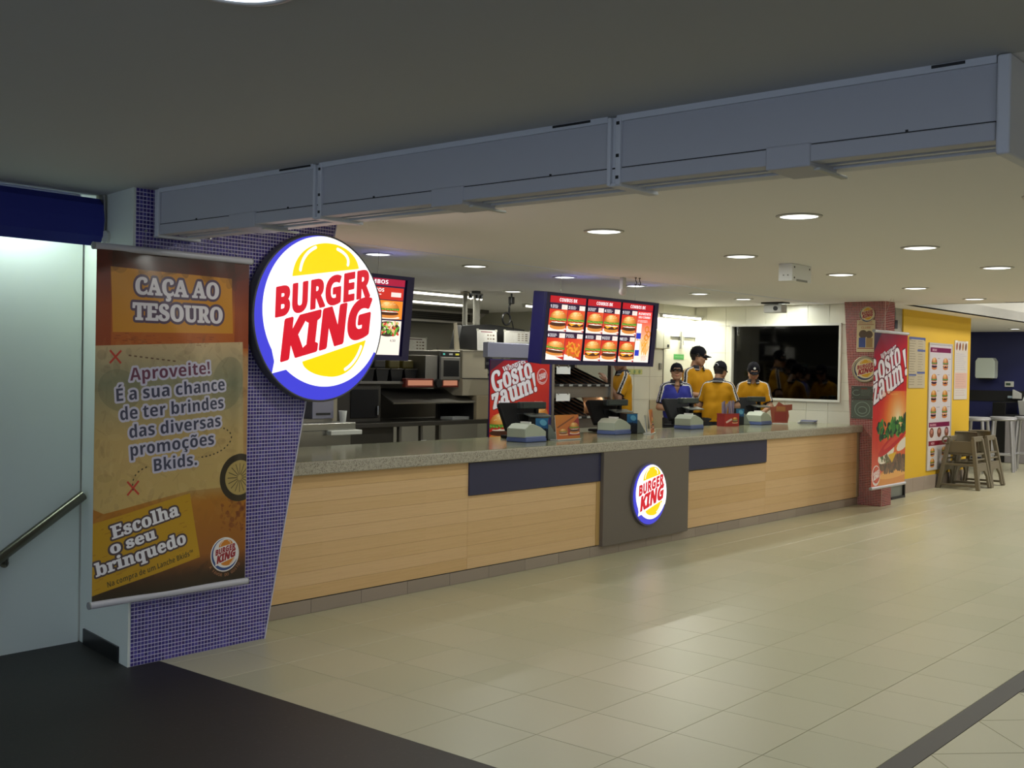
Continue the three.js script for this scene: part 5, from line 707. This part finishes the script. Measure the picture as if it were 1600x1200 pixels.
// ───────── high chairs ─────────
{
  const t = thing('high_chair', 'brown stackable child high chair in front of the yellow wall', 'high chair', [17.0, 0, 0.24]);
  const H = 0.74, wb = 0.29, wt = 0.17, db = 0.29, dt = 0.18, L = (sx, sz, y) => { const k = y / H; return [sx * (db + (dt - db) * k) + 0.28, y, sz * (wb + (wt - wb) * k)]; };
  for (const sx of [-1, 1]) for (const sz of [-1, 1]) part(t, 'leg', beamBox(L(sx, sz, 0), L(sx, sz, H), 0.055, 0.06), MT.highchair);
  for (const sx of [-1, 1]) for (const y of [0.06, 0.36]) part(t, 'cross_rail', beamBox(L(sx, -1, y), L(sx, 1, y), 0.05, 0.03), MT.highchair);
  for (const sz of [-1, 1]) {
    part(t, 'cross_rail', beamBox(L(-1, sz, 0.36), L(1, sz, 0.36), 0.05, 0.03), MT.highchair);
    const sl = Math.atan((wb - wt) / H) * -sz;
    part(t, 'side_arch', EX([[-0.25, 0], [-0.2, 0], [-0.19, 0.16], [-0.1, 0.25], [0.1, 0.25], [0.19, 0.16], [0.2, 0], [0.25, 0], [0.22, 0.33], [-0.22, 0.33]], 0.025, 0.004), MT.highchair, [0.28, 0.02, sz * (wb - 0.005) - 0.0125], [sl, 0, 0]);
    for (const y of [0.44, 0.52]) part(t, 'side_slat', beamBox(L(-1, sz, y), L(1, sz, y), 0.025, 0.02), MT.highchair);
    part(t, 'armrest', beamBox(L(-1.15, sz, H), L(1.15, sz, H), 0.075, 0.04), MT.highchair);
  }
  part(t, 'front_panel', EX([[-0.2, 0.54], [0.2, 0.54], [0.185, 0.7], [-0.185, 0.7]], 0.03, 0.006).rotateY(-PI / 2), MT.highchair, [0.11, 0, 0]);
  part(t, 'seat', BX(0.1, 0.46, 0.5, 0.53, -0.19, 0.19, 0.012), MT.highchair);
  part(t, 'seat_back', LT([[0.165, 0], [0.18, 0], [0.17, 0.3], [0.16, 0.315], [0.15, 0.3]], 24, PI * 0.05, PI * 0.9), MT.highchair, [0.28, 0.53, 0]);
  part(t, 'wheel_grip', new THREE.TorusGeometry(0.05, 0.014, 8, 20), MT.highchair, [0.03, 0.72, -0.2], [0, PI / 2, 0]);
  copyThing(t, [17.62, 0, 0.24], 0, 'brown stackable child high chair, right one of the pair beside the bar stools');
  t.userData.label = 'brown stackable child high chair, left one of the pair before the yellow wall';
}
// ───────── bar stools, blue wall fittings ─────────
{
  const t = thing('bar_stool', 'pale round topped bar stool before the blue wall, nearest the yellow wall', 'bar stool', [20.3, 0, -0.55]);
  part(t, 'seat', LT([[0, 0.90], [0.2, 0.90], [0.225, 0.915], [0.225, 0.955], [0.21, 0.97], [0, 0.972]], 32), mat([0.42, 0.42, 0.43], 0.35)); part(t, 'seat_rim', new THREE.TorusGeometry(0.222, 0.012, 8, 40).rotateX(PI / 2), MT.alu, [0, 0.925, 0]);
  for (const [sx, sz] of [[1, 1], [1, -1], [-1, 1], [-1, -1]]) part(t, 'leg', bar([sx * 0.2, 0, sz * 0.2], [sx * 0.14, 0.9, sz * 0.14], 0.03, 12), MT.alu);
  for (const s of [1, -1]) { part(t, 'foot_rail', bar([-0.185, 0.3, s * 0.185], [0.185, 0.3, s * 0.185], 0.014, 8), MT.alu); part(t, 'foot_rail', bar([s * 0.185, 0.3, -0.185], [s * 0.185, 0.3, 0.185], 0.014, 8), MT.alu); part(t, 'brace', bar([s * 0.19, 0.12, 0.19], [0, 0.3, 0.185], 0.01, 8), MT.alu); }
  copyThing(t, [20.95, 0, -0.3], 0.2, 'pale round topped bar stool before the blue wall, middle of the three');
  copyThing(t, [21.55, 0, -0.05], 0.1, 'pale round topped bar stool before the blue wall, cut by the picture edge');
  const d = thing('towel_dispenser', 'white paper towel dispenser on the blue wall', 'towel dispenser', [23.98, 1.63, -1.5], -PI / 2);
  part(d, 'cover', EX([[-0.18, 0.06], [-0.17, 0.03], [0.17, 0.03], [0.18, 0.06], [0.18, 0.36], [0.14, 0.42], [-0.14, 0.42], [-0.18, 0.36]], 0.2, 0.012), mat([0.78, 0.86, 0.78], 0.35)); part(d, 'paper_mouth', BX(-0.14, 0.14, -0.01, 0.04, 0.02, 0.17, 0.01), MT.black); part(d, 'side_seam', BX(0.178, 0.186, 0.05, 0.38, 0.02, 0.19), MT.grey);
  const s = thing('wall_switch', 'small white thermostat on the blue wall', 'switch', [23.98, 1.535, -1.08], -PI / 2); part(s, 'plate', B(0.17, 0.11, 0.03, 0.006), MT.white); part(s, 'display', BX(-0.06, 0.03, -0.025, 0.025, 0.014, 0.018), mat([0.05, 0.09, 0.05], 0.4));
  const q = thing('soap_dispenser', 'white soap dispenser above the dark cabinet on the right', 'soap dispenser', [23.98, 1.25, -0.93], -PI / 2); part(q, 'body', EX([[-0.05, 0], [0.09, 0], [0.09, 0.1], [-0.05, 0.17]], 0.1, 0.006), MT.white); part(q, 'spout', BX(-0.16, -0.05, 0.0, 0.05, 0.03, 0.07, 0.008), mat([0.4, 0.5, 0.55], 0.2));
  const c = thing('waste_cabinet', 'dark waste cabinet with pale trays at the right picture edge', 'cabinet', [23.5, 0, -0.9]); part(c, 'casing', BX(-0.35, 0.45, 0, 1.18, -0.25, 0.0, 0.01), MT.black); part(c, 'side_panel', BX(-0.36, 0.4, 0.0, 0.9, 0.0, 0.9, 0.01), mat([0.3, 0.28, 0.29], 0.5)); part(c, 'top_board', BX(-0.38, 0.45, 0.9, 0.94, 0.0, 0.95, 0.006), MT.dark);
  const b = thing('pale_bin', 'pale grey tray bin with crumpled paper at the right edge', 'bin', [23.45, 0.94, -0.45]); part(b, 'tub', EX([[-0.22, 0], [0.22, 0], [0.26, 0.27], [-0.26, 0.27]], 0.3, 0.01).rotateY(-PI / 2), mat([0.38, 0.38, 0.36], 0.45), [0.15, 0, 0]); part(b, 'paper', TB([[0, 0.27, -0.2], [0, 0.38, -0.15], [0.05, 0.33, -0.05], [0, 0.4, 0.05], [0, 0.3, 0.15]], 0.03, 20), MT.paper);
}

// ───────── people ─────────
const smin = (a, b, k) => { const h = Math.max(k - Math.abs(a - b), 0) / k; return Math.min(a, b) - h * h * k * 0.25; };
function capsule(px, py, pz, c) { const bx = c[4] - c[0], by = c[5] - c[1], bz = c[6] - c[2], ax = px - c[0], ay = py - c[1], az = pz - c[2]; const t = Math.min(1, Math.max(0, (ax * bx + ay * by + az * bz) / (bx * bx + by * by + bz * bz + 1e-9))); return Math.hypot(ax - bx * t, ay - by * t, az - bz * t) - (c[3] + (c[7] - c[3]) * t); }
const blob = (x, y, z, c, rx, ry, rz) => { const qx = (x - c[0]) / rx, qy = (y - c[1]) / ry, qz = (z - c[2]) / rz, k = Math.hypot(qx, qy, qz); return (k - 1) * Math.min(rx, ry, rz); };
const soft = (prims, k) => (x, y, z) => { let d = 1e3; for (const c of prims) d = smin(d, capsule(x, y, z, c), k); return d; };
// naive surface nets: field f < 0 inside
function skinMesh(f, lo, hi, cell, color) {
  const n = [0, 1, 2].map((i) => Math.ceil((hi[i] - lo[i]) / cell) + 1), [nx, ny, nz] = n, v = new Float32Array(nx * ny * nz), id = (i, j, k) => i + nx * (j + ny * k);
  for (let k = 0; k < nz; k++) for (let j = 0; j < ny; j++) for (let i = 0; i < nx; i++) v[id(i, j, k)] = f(lo[0] + i * cell, lo[1] + j * cell, lo[2] + k * cell);
  const at = new Int32Array(nx * ny * nz).fill(-1), pos = [], idx = [];
  for (let k = 0; k < nz - 1; k++) for (let j = 0; j < ny - 1; j++) for (let i = 0; i < nx - 1; i++) {
    let s = [0, 0, 0], c = 0; const val = (a, b, d) => v[id(i + a, j + b, k + d)];
    const edge = (a, b) => { const va = val(...a), vb = val(...b); if ((va < 0) !== (vb < 0)) { const t = va / (va - vb); for (let q = 0; q < 3; q++) s[q] += a[q] + (b[q] - a[q]) * t; c++; } };
    let inside = 0; for (let q = 0; q < 8; q++) inside += val(q & 1, (q >> 1) & 1, q >> 2) < 0 ? 1 : 0;
    if (inside === 0 || inside === 8) continue;
    for (let a = 0; a < 2; a++) for (let b = 0; b < 2; b++) { edge([0, a, b], [1, a, b]); edge([a, 0, b], [a, 1, b]); edge([a, b, 0], [a, b, 1]); }
    at[id(i, j, k)] = pos.length / 3; pos.push(lo[0] + (i + s[0] / c) * cell, lo[1] + (j + s[1] / c) * cell, lo[2] + (k + s[2] / c) * cell);
  }
  const quad = (a, b, c, d, flip) => { if (a < 0 || b < 0 || c < 0 || d < 0) return; flip ? idx.push(a, c, b, a, d, c) : idx.push(a, b, c, a, c, d); };
  for (let k = 1; k < nz - 1; k++) for (let j = 1; j < ny - 1; j++) for (let i = 1; i < nx - 1; i++) {
    const a = v[id(i, j, k)] < 0;
    if (a !== v[id(i + 1, j, k)] < 0) quad(at[id(i, j - 1, k - 1)], at[id(i, j, k - 1)], at[id(i, j, k)], at[id(i, j - 1, k)], !a);
    if (a !== v[id(i, j + 1, k)] < 0) quad(at[id(i - 1, j, k - 1)], at[id(i - 1, j, k)], at[id(i, j, k)], at[id(i, j, k - 1)], !a);
    if (a !== v[id(i, j, k + 1)] < 0) quad(at[id(i - 1, j - 1, k)], at[id(i, j - 1, k)], at[id(i, j, k)], at[id(i - 1, j, k)], !a);
  }
  const nor = new Float32Array(pos.length), e = cell * 0.5, col = color ? new Float32Array(pos.length) : null;
  for (let i = 0; i < pos.length; i += 3) { const [x, y, z] = [pos[i], pos[i + 1], pos[i + 2]]; const gx = f(x + e, y, z) - f(x - e, y, z), gy = f(x, y + e, z) - f(x, y - e, z), gz = f(x, y, z + e) - f(x, y, z - e), l = Math.hypot(gx, gy, gz) || 1; nor[i] = gx / l; nor[i + 1] = gy / l; nor[i + 2] = gz / l; if (col) { const c = color(x, y, z); col[i] = c[0]; col[i + 1] = c[1]; col[i + 2] = c[2]; } }
  const g = new THREE.BufferGeometry(); g.setAttribute('position', new THREE.BufferAttribute(new Float32Array(pos), 3)); g.setAttribute('normal', new THREE.BufferAttribute(nor, 3)); if (col) g.setAttribute('color', new THREE.BufferAttribute(col, 3)); g.setIndex(idx); return g;
}
const headField = (() => {
  const add = [[0, -0.03, 0.022, 0.055, 0, -0.075, 0.035, 0.042], [0, -0.098, 0.055, 0.024, 0, -0.09, 0.05, 0.028], [-0.034, -0.028, 0.06, 0.027, -0.03, -0.05, 0.058, 0.024], [0.034, -0.028, 0.06, 0.027, 0.03, -0.05, 0.058, 0.024], [-0.034, 0.03, 0.078, 0.010, 0.034, 0.03, 0.078, 0.010], [-0.05, -0.06, 0.01, 0.026, -0.02, -0.09, 0.05, 0.022], [0.05, -0.06, 0.01, 0.026, 0.02, -0.09, 0.05, 0.022], [0, -0.06, -0.02, 0.052, 0, -0.2, -0.035, 0.057]];
  const fine = [[0, 0.018, 0.088, 0.007, 0, -0.022, 0.108, 0.011], [-0.012, -0.027, 0.098, 0.008, 0.012, -0.027, 0.098, 0.008], [-0.018, -0.058, 0.087, 0.006, 0.018, -0.058, 0.087, 0.006], [-0.015, -0.068, 0.086, 0.0065, 0.015, -0.068, 0.086, 0.0065]];
  const ears = [[-0.076, 0.02, -0.008, 0.012, -0.073, -0.026, 0.002, 0.009], [0.076, 0.02, -0.008, 0.012, 0.073, -0.026, 0.002, 0.009]];
  return (x, y, z) => {
    let d = smin(blob(x, y, z, [0, 0.03, -0.014], 0.075, 0.088, 0.096), blob(x, y, z, [0, -0.015, 0.02], 0.066, 0.09, 0.072), 0.03);
    for (const c of add) d = smin(d, capsule(x, y, z, c), 0.022);
    for (const s of [-0.031, 0.031]) { const q = Math.hypot(x - s, y - 0.008, z - 0.101) - 0.016; d = -smin(-d, q, 0.012); d = Math.min(d, Math.hypot(x - s, y - 0.008, z - 0.077) - 0.0135); }
    for (const c of fine) d = smin(d, capsule(x, y, z, c), 0.009);
    for (const c of ears) d = smin(d, capsule(x, y, z, c), 0.008);
    return d;
  };
})();
function person(label, o) {
  const t = thing('person', label, 'person', [o.at[0], 0.2, o.at[1]], o.turn); const s = o.height / 1.75; t.scale.setScalar(s);
  const lx = o.lean?.[0] ?? 0, lz = o.lean?.[1] ?? 0, P = (x, y, z) => { const k = Math.max(0, (y - 0.95) / 0.6); return [x + lx * k, y, z + lz * k]; };
  const cap_ = (a, ra, b, rb) => [...P(...a), ra, ...P(...b), rb], raw = (a, ra, b, rb) => [...a, ra, ...b, rb];
  const arms = [[-1, o.right], [1, o.left]].map(([sg, q]) => ({ sg, sh: P(sg * 0.165, 1.398, -0.005), el: q[0], wr: q[1], tip: q[2] }));
  const skin = o.skin ?? [0.36, 0.19, 0.11], slim = o.slim ?? 1;
  // body: one continuous skin surface with finer head and hands merged in
  const bones = [cap_([-0.08, 1.3, 0], 0.09, [-0.07, 0.98, 0], 0.095), cap_([0.08, 1.3, 0], 0.09, [0.07, 0.98, 0], 0.095), cap_([-0.14, 1.4, -0.005], 0.055, [0.14, 1.4, -0.005], 0.055), cap_([0, 1.4, -0.01], 0.06, [0, 1.5, 0.0], 0.052)];
  for (const sg of [-1, 1]) bones.push(raw([sg * 0.09, 0.93, 0], 0.085, [sg * 0.1, 0.5, 0.01], 0.055), raw([sg * 0.1, 0.5, 0.01], 0.052, [sg * 0.105, 0.09, -0.015], 0.036), raw([sg * 0.105, 0.06, -0.03], 0.036, [sg * 0.12, 0.035, 0.11], 0.028));
  for (const a of arms) bones.push(raw(a.sh, 0.048, a.el, 0.040), raw(a.el, 0.041, a.wr, 0.027));
  const bf = soft(bones, 0.03), body = skinMesh(bf, [-0.46, -0.02, -0.26], [0.46, 1.52, 0.5], 0.014, () => skin);
  const hc = P(0, 1.628, 0.0), he = new THREE.Euler(o.headTilt ?? 0, o.headTurn ?? 0, o.headRoll ?? 0, 'YXZ'), hm = new THREE.Matrix4().makeRotationFromEuler(he).setPosition(hc[0] + 0, hc[1], hc[2] + 0.02);
  const face = (x, y, z) => {
    for (const q of [-0.031, 0.031]) { const e = Math.hypot(x - q, y - 0.008); if (z > 0.08 && e < 0.0125) return e < 0.006 ? [0.015, 0.01, 0.008] : [0.55, 0.5, 0.46]; if (z > 0.06 && Math.abs(y - 0.031) < 0.0055 && Math.abs(x - q) < 0.021) return [0.02, 0.013, 0.01]; }
    if (z > 0.075 && Math.abs(y + 0.063) < 0.0105 && Math.abs(x) < 0.022) return [skin[0] * 1.0, skin[1] * 0.62, skin[2] * 0.62];
    return skin;
  };
  const head = skinMesh(headField, [-0.1, -0.2, -0.13], [0.1, 0.135, 0.135], 0.0045, face); head.applyMatrix4(hm);
  const parts = [body, head];
  for (const a of arms) { // a hand: palm, four bent fingers of different length, thumb from the palm's side
    const w = V(a.wr), dir = V(a.tip).sub(w).normalize(), side = new THREE.Vector3(0, 1, 0).cross(dir).normalize().multiplyScalar(-a.sg), up = dir.clone().cross(side).normalize().multiplyScalar(-a.sg > 0 ? 1 : -1);
    if (up.y > 0) up.negate();      // fingers curl downward
    const at = (f, l, d) => w.clone().addScaledVector(dir, f).addScaledVector(side, l).addScaledVector(up, d).toArray();
    const hb = [raw(a.wr, 0.026, at(0.03, 0, 0), 0.026)];
    for (const l of [-0.026, -0.009, 0.009, 0.026]) hb.push(raw(at(0.02, l * 0.6, 0), 0.016, at(0.085, l, 0.004), 0.0115));
    [[-0.03, 0.062], [-0.010, 0.075], [0.010, 0.07], [0.029, 0.055]].forEach(([l, len]) => { hb.push(raw(at(0.085, l * 0.92, 0.004), 0.0098, at(0.085 + len * 0.5, l, 0.016), 0.0088), raw(at(0.085 + len * 0.5, l, 0.016), 0.0086, at(0.085 + len * 0.86, l, 0.042), 0.0072)); });
    hb.push(raw(at(0.025, -0.026, 0.004), 0.014, at(0.055, -0.048, 0.016), 0.0115), raw(at(0.055, -0.048, 0.016), 0.011, at(0.088, -0.05, 0.03), 0.0085));
    const c = at(0.07, 0, 0.01), hf = soft(hb, 0.008); parts.push(skinMesh(hf, c.map((q) => q - 0.13), c.map((q) => q + 0.13), 0.005, () => skin));
  }
  const bodyGeo = mergeGeometries(parts.map((g) => g)); part(t, 'body', bodyGeo, mat(0xffffff, 0.55, 0, { vertexColors: true }));
  // shirt: torso and short sleeves, cut at neck, cuffs and hem, with striped sleeves
  const tor = [cap_([-0.025, 1.475, -0.018], 0.055, [-0.13, 1.415, -0.012], 0.05), cap_([0.025, 1.475, -0.018], 0.055, [0.13, 1.415, -0.012], 0.05), cap_([-0.135, 1.395, -0.008], 0.068, [0.135, 1.395, -0.008], 0.068), cap_([-0.085 * slim, 1.3, 0.004], 0.118 * slim, [-0.075 * slim, 1.06, 0.004], 0.112 * slim), cap_([0.085 * slim, 1.3, 0.004], 0.118 * slim, [0.075 * slim, 1.06, 0.004], 0.112 * slim), cap_([-0.075 * slim, 1.06, 0.004], 0.112 * slim, [-0.08 * slim, 0.87, 0.004], 0.118 * slim), cap_([0.075 * slim, 1.06, 0.004], 0.112 * slim, [0.08 * slim, 0.87, 0.004], 0.118 * slim)];
  const sleeves = arms.map((a) => { const e = a.sh.map((q, i) => q + (a.el[i] - q) * 0.82), d = V(a.el).sub(V(a.sh)).normalize(); return { c: raw(a.sh, 0.066, a.el, 0.056), e, d }; });
  const tf = soft(tor, 0.05), nk = P(0, 1.53, 0.0);
  const sf = (x, y, z) => {
    let d = tf(x, y, z);
    for (const q of sleeves) { const c = capsule(x, y, z, q.c), cut = (x - q.e[0]) * q.d.x + (y - q.e[1]) * q.d.y + (z - q.e[2]) * q.d.z; d = smin(d, Math.max(c, cut), 0.025); }
    const wr = 0.0035 * Math.sin(y * 38 + x * 22 + z * 9) * Math.sin(x * 17 - y * 9);   // cloth folds
    d = Math.max(d + wr, (o.hem ?? 0.90) - y, -(Math.hypot(x - nk[0], (y - nk[1]) * 0.8, z - nk[2]) - 0.07)); return o.vneck ? Math.max(d, -Math.max(Math.abs(x - nk[0]) - Math.max(0, (y - 1.31) * 0.36), -(z - nk[2]))) : d;
  };
  const su = o.stripe ?? 0.03, hem = o.hem ?? 0.90, base = o.shirt, dark = [0.012, 0.011, 0.018], pale = [0.55, 0.54, 0.52];
  const shirtColor = (x, y, z) => {
    for (const a of arms) {
      const S = V(a.sh), D = V(a.el).sub(S), len = D.length(); D.normalize(); const p = new THREE.Vector3(x, y, z).sub(S), f = new THREE.Vector3(0, 0, 1); f.addScaledVector(D, -f.dot(D)).normalize();
      const out = new THREE.Vector3().crossVectors(D, f).multiplyScalar(-1); if (out.x * a.sg < 0) out.negate();
      const along = p.dot(D), u = p.dot(f), w = p.dot(out); if (along > len * 0.77 && along < len && w > -0.09 && Math.abs(u) < 0.09) return dark;
      if ((along > -0.02 && along < len && w > 0.02) || (x * a.sg > 0.06 && y > 1.43 && along < 0.03)) { if (Math.abs(u - su) < 0.010) return dark; if (Math.abs(u - su) < 0.021) return pale; }
    }
    return base;
  };
  part(t, 'shirt', skinMesh(sf, [-0.44, 0.82, -0.24], [0.44, 1.54, 0.36], 0.0095, shirtColor), mat(0xffffff, 0.8, 0, { vertexColors: true, specularIntensity: 0.4 }));
  const tr = []; for (const sg of [-1, 1]) tr.push(raw([sg * 0.085, 0.95, 0], 0.105, [sg * 0.1, 0.5, 0.008], 0.08), raw([sg * 0.1, 0.5, 0.008], 0.08, [sg * 0.105, 0.06, -0.01], 0.066));
  const trf = soft(tr, 0.04); part(t, 'trousers', skinMesh((x, y, z) => Math.max(trf(x, y, z), y - 0.98, 0.05 - y), [-0.24, 0.03, -0.16], [0.24, 1.0, 0.16], 0.02), mat([0.012, 0.012, 0.014], 0.8));
  for (const sg of [-1, 1]) part(t, 'shoe', skinMesh((x, y, z) => Math.max(capsule(x, y, z, [sg * 0.105, 0.045, -0.04, 0.05, sg * 0.122, 0.035, 0.12, 0.042]), -y), [sg * 0.11 - 0.08, -0.01, -0.11], [sg * 0.11 + 0.08, 0.11, 0.19], 0.012), MT.black);
  // collar
  const col = LT([[0.104, -0.03], [0.092, 0.0], [0.079, 0.036], [0.073, 0.038], [0.082, 0.0], [0.098, -0.03]], 32, 0.42, PI * 2 - 0.84); const ctr = P(0, 1.48, -0.006); const collar = part(t, 'collar', col, mat(dark, 0.8), ctr, [0.12, 0, 0]);
  const ring = new THREE.TorusGeometry(0.0985, 0.005, 6, 32, PI * 2 - 0.84); ring.rotateX(PI / 2); ring.rotateY(-PI / 2 - 0.42); part(collar, 'collar_stripe', ring, mat(pale, 0.8), [0, -0.012, 0]);
  // cap, hair
  const hd = new THREE.Group(); hm.decompose(hd.position, hd.quaternion, hd.scale); 
  const crown = []; for (let i = 0; i <= 12; i++) { const a = (i / 12) * PI / 2; crown.push([0.089 * Math.cos(a) ** 0.85, 0.030 + 0.104 * Math.sin(a)]); } const cg = LT([[0.083, 0.018], [0.089, 0.016], ...crown].map(([r, y]) => [Math.max(r, 0), y]), 40); cg.scale(1, 1, 1.2); cg.translate(0, 0, -0.014);
  const vis = new THREE.BoxGeometry(0.15, 0.005, 0.1, 14, 1, 8), vp = vis.attributes.position; for (let i = 0; i < vp.count; i++) { const x = vp.getX(i), z = vp.getZ(i) + 0.05, k = z / 0.1; vp.setX(i, x * (1 - 0.25 * k * k)); vp.setZ(i, z + 0.068 - x * x * 9 * (1 - k * 0.1) - (k > 0.7 ? x * x * 6 : 0)); vp.setY(i, vp.getY(i) + 0.034 - x * x * 4.2 - k * 0.018); } vis.computeVertexNormals();
  const button = new THREE.SphereGeometry(0.008, 10, 8); const place = (g) => { g.applyMatrix4(hm); return g; };
  const capMat = mat([0.007, 0.007, 0.010], 0.9, 0, { specularIntensity: 0.25 }), cp = part(t, 'cap', place(mergeGeometries([cg, vis].map((g) => { const q = g.toNonIndexed(); q.deleteAttribute('uv'); return q; }))), capMat);
  part(cp, 'cap_button', place(button.translate(0, 0.134, -0.014)), capMat);
  if (o.badge) { const b = CY(0.017, 0.017, 0.004, 18); b.rotateX(PI / 2 - 0.35); b.translate(0, 0.082, 0.088); part(cp, 'cap_badge', place(b), mat([0.6, 0.6, 0.58], 0.5)); }
  if (o.strap) { const b = new THREE.TorusGeometry(0.034, 0.0045, 6, 20, PI); b.translate(0, 0.04, -0.121); part(cp, 'cap_strap', place(b), mat([0.4, 0.4, 0.42], 0.5)); }
  const hairF = (x, y, z) => Math.max(headField(x, y, z) - 0.009, y - 0.05, -0.062 - y, z - (y > -0.005 ? 0.028 : -0.03));
  part(t, 'hair', place(skinMesh(hairF, [-0.1, -0.1, -0.13], [0.1, 0.07, 0.05], 0.006)), mat(o.hair ?? [0.012, 0.008, 0.006], 0.7));
  return t;
}
{
  const yellow = [0.41, 0.19, 0.003], blue = [0.03, 0.035, 0.24], R = (d) => d * PI / 180;
  person('woman in blue polo shirt and dark cap standing before the white kitchen door', { at: [12.42, -1.82], turn: R(-42), height: 1.57, slim: 0.92, headTilt: -0.16, hem: 0.96, stripe: 0.04, shirt: blue, vneck: true, headTurn: R(-12), right: [[-0.25, 1.12, 0.02], [-0.02, 1.07, 0.2], [0.12, 1.06, 0.28]], left: [[0.25, 1.12, 0.0], [0.1, 1.05, 0.2], [-0.05, 1.04, 0.28]] });
  person('tall man in yellow polo and dark cap looking to the right', { at: [13.08, -1.9], turn: R(-18), height: 1.80, shirt: yellow, headTurn: R(42), headTilt: 0.16, badge: true, right: [[-0.25, 1.14, 0.05], [0.0, 1.12, 0.22], [0.14, 1.14, 0.27]], left: [[0.25, 1.13, 0.05], [0.02, 1.08, 0.24], [-0.12, 1.08, 0.3]] });
  person('man in yellow polo and dark cap seen from behind at the tills', { at: [12.56, -1.32], turn: R(104), height: 1.60, stripe: -0.03, hem: 0.92, shirt: yellow, lean: [0.0, 0.17], headTurn: R(-18), headTilt: 0.22, strap: true, right: [[-0.27, 1.14, 0.12], [-0.14, 1.08, 0.26], [-0.06, 1.05, 0.34]], left: [[0.27, 1.14, 0.12], [0.16, 1.08, 0.26], [0.08, 1.05, 0.34]] });
  person('man in yellow polo and badged dark cap looking down at the right till', { at: [13.66, -1.38], turn: R(-62), height: 1.60, shirt: yellow, lean: [0, 0.05], headTurn: R(8), headTilt: 0.42, badge: true, right: [[-0.25, 1.12, 0.1], [-0.1, 1.0, 0.32], [-0.04, 0.95, 0.42]], left: [[0.25, 1.12, 0.1], [0.1, 1.0, 0.32], [0.04, 0.95, 0.42]] });
  person('worker in yellow polo half hidden behind the lit menu board', { at: [11.86, -2.28], turn: R(-128), height: 1.70, shirt: yellow, skin: [0.22, 0.105, 0.06], headTurn: R(10), headTilt: 0.1, right: [[-0.26, 1.12, 0.1], [-0.1, 1.3, 0.28], [-0.04, 1.38, 0.33]], left: [[0.24, 1.14, 0.12], [0.1, 1.37, 0.24], [0.05, 1.46, 0.27]] });
}
// repeats share a group
const GROUPS = { downlight: 'recessed ceiling downlights', receipt_printer: 'receipt printers along the worktop', till_terminal: 'till terminals along the worktop', promo_box: 'blue promotional boxes on the worktop', flyer_stand: 'flyer stands on the worktop', topping_bin: 'topping bins on the kitchen shelf', bar_stool: 'bar stools before the blue wall', high_chair: 'child high chairs by the yellow wall', menu_board: 'lit menu boards over the counter', fluorescent_lamp: 'kitchen tube lights', ceiling_hook: 'ceiling hooks above the menu board', ceiling_pipe: 'ceiling pipes of the kitchen hood', shelf_card: 'white cards on the product chute', wall_plaque: 'grey green plaques on the red pillar' };
for (const o of scene.children) { const k = o.name.replace(/_\d{3}$/, ''); if (GROUPS[k] && !o.userData.group) o.userData.group = GROUPS[k]; }
renderer.render(scene, camera);
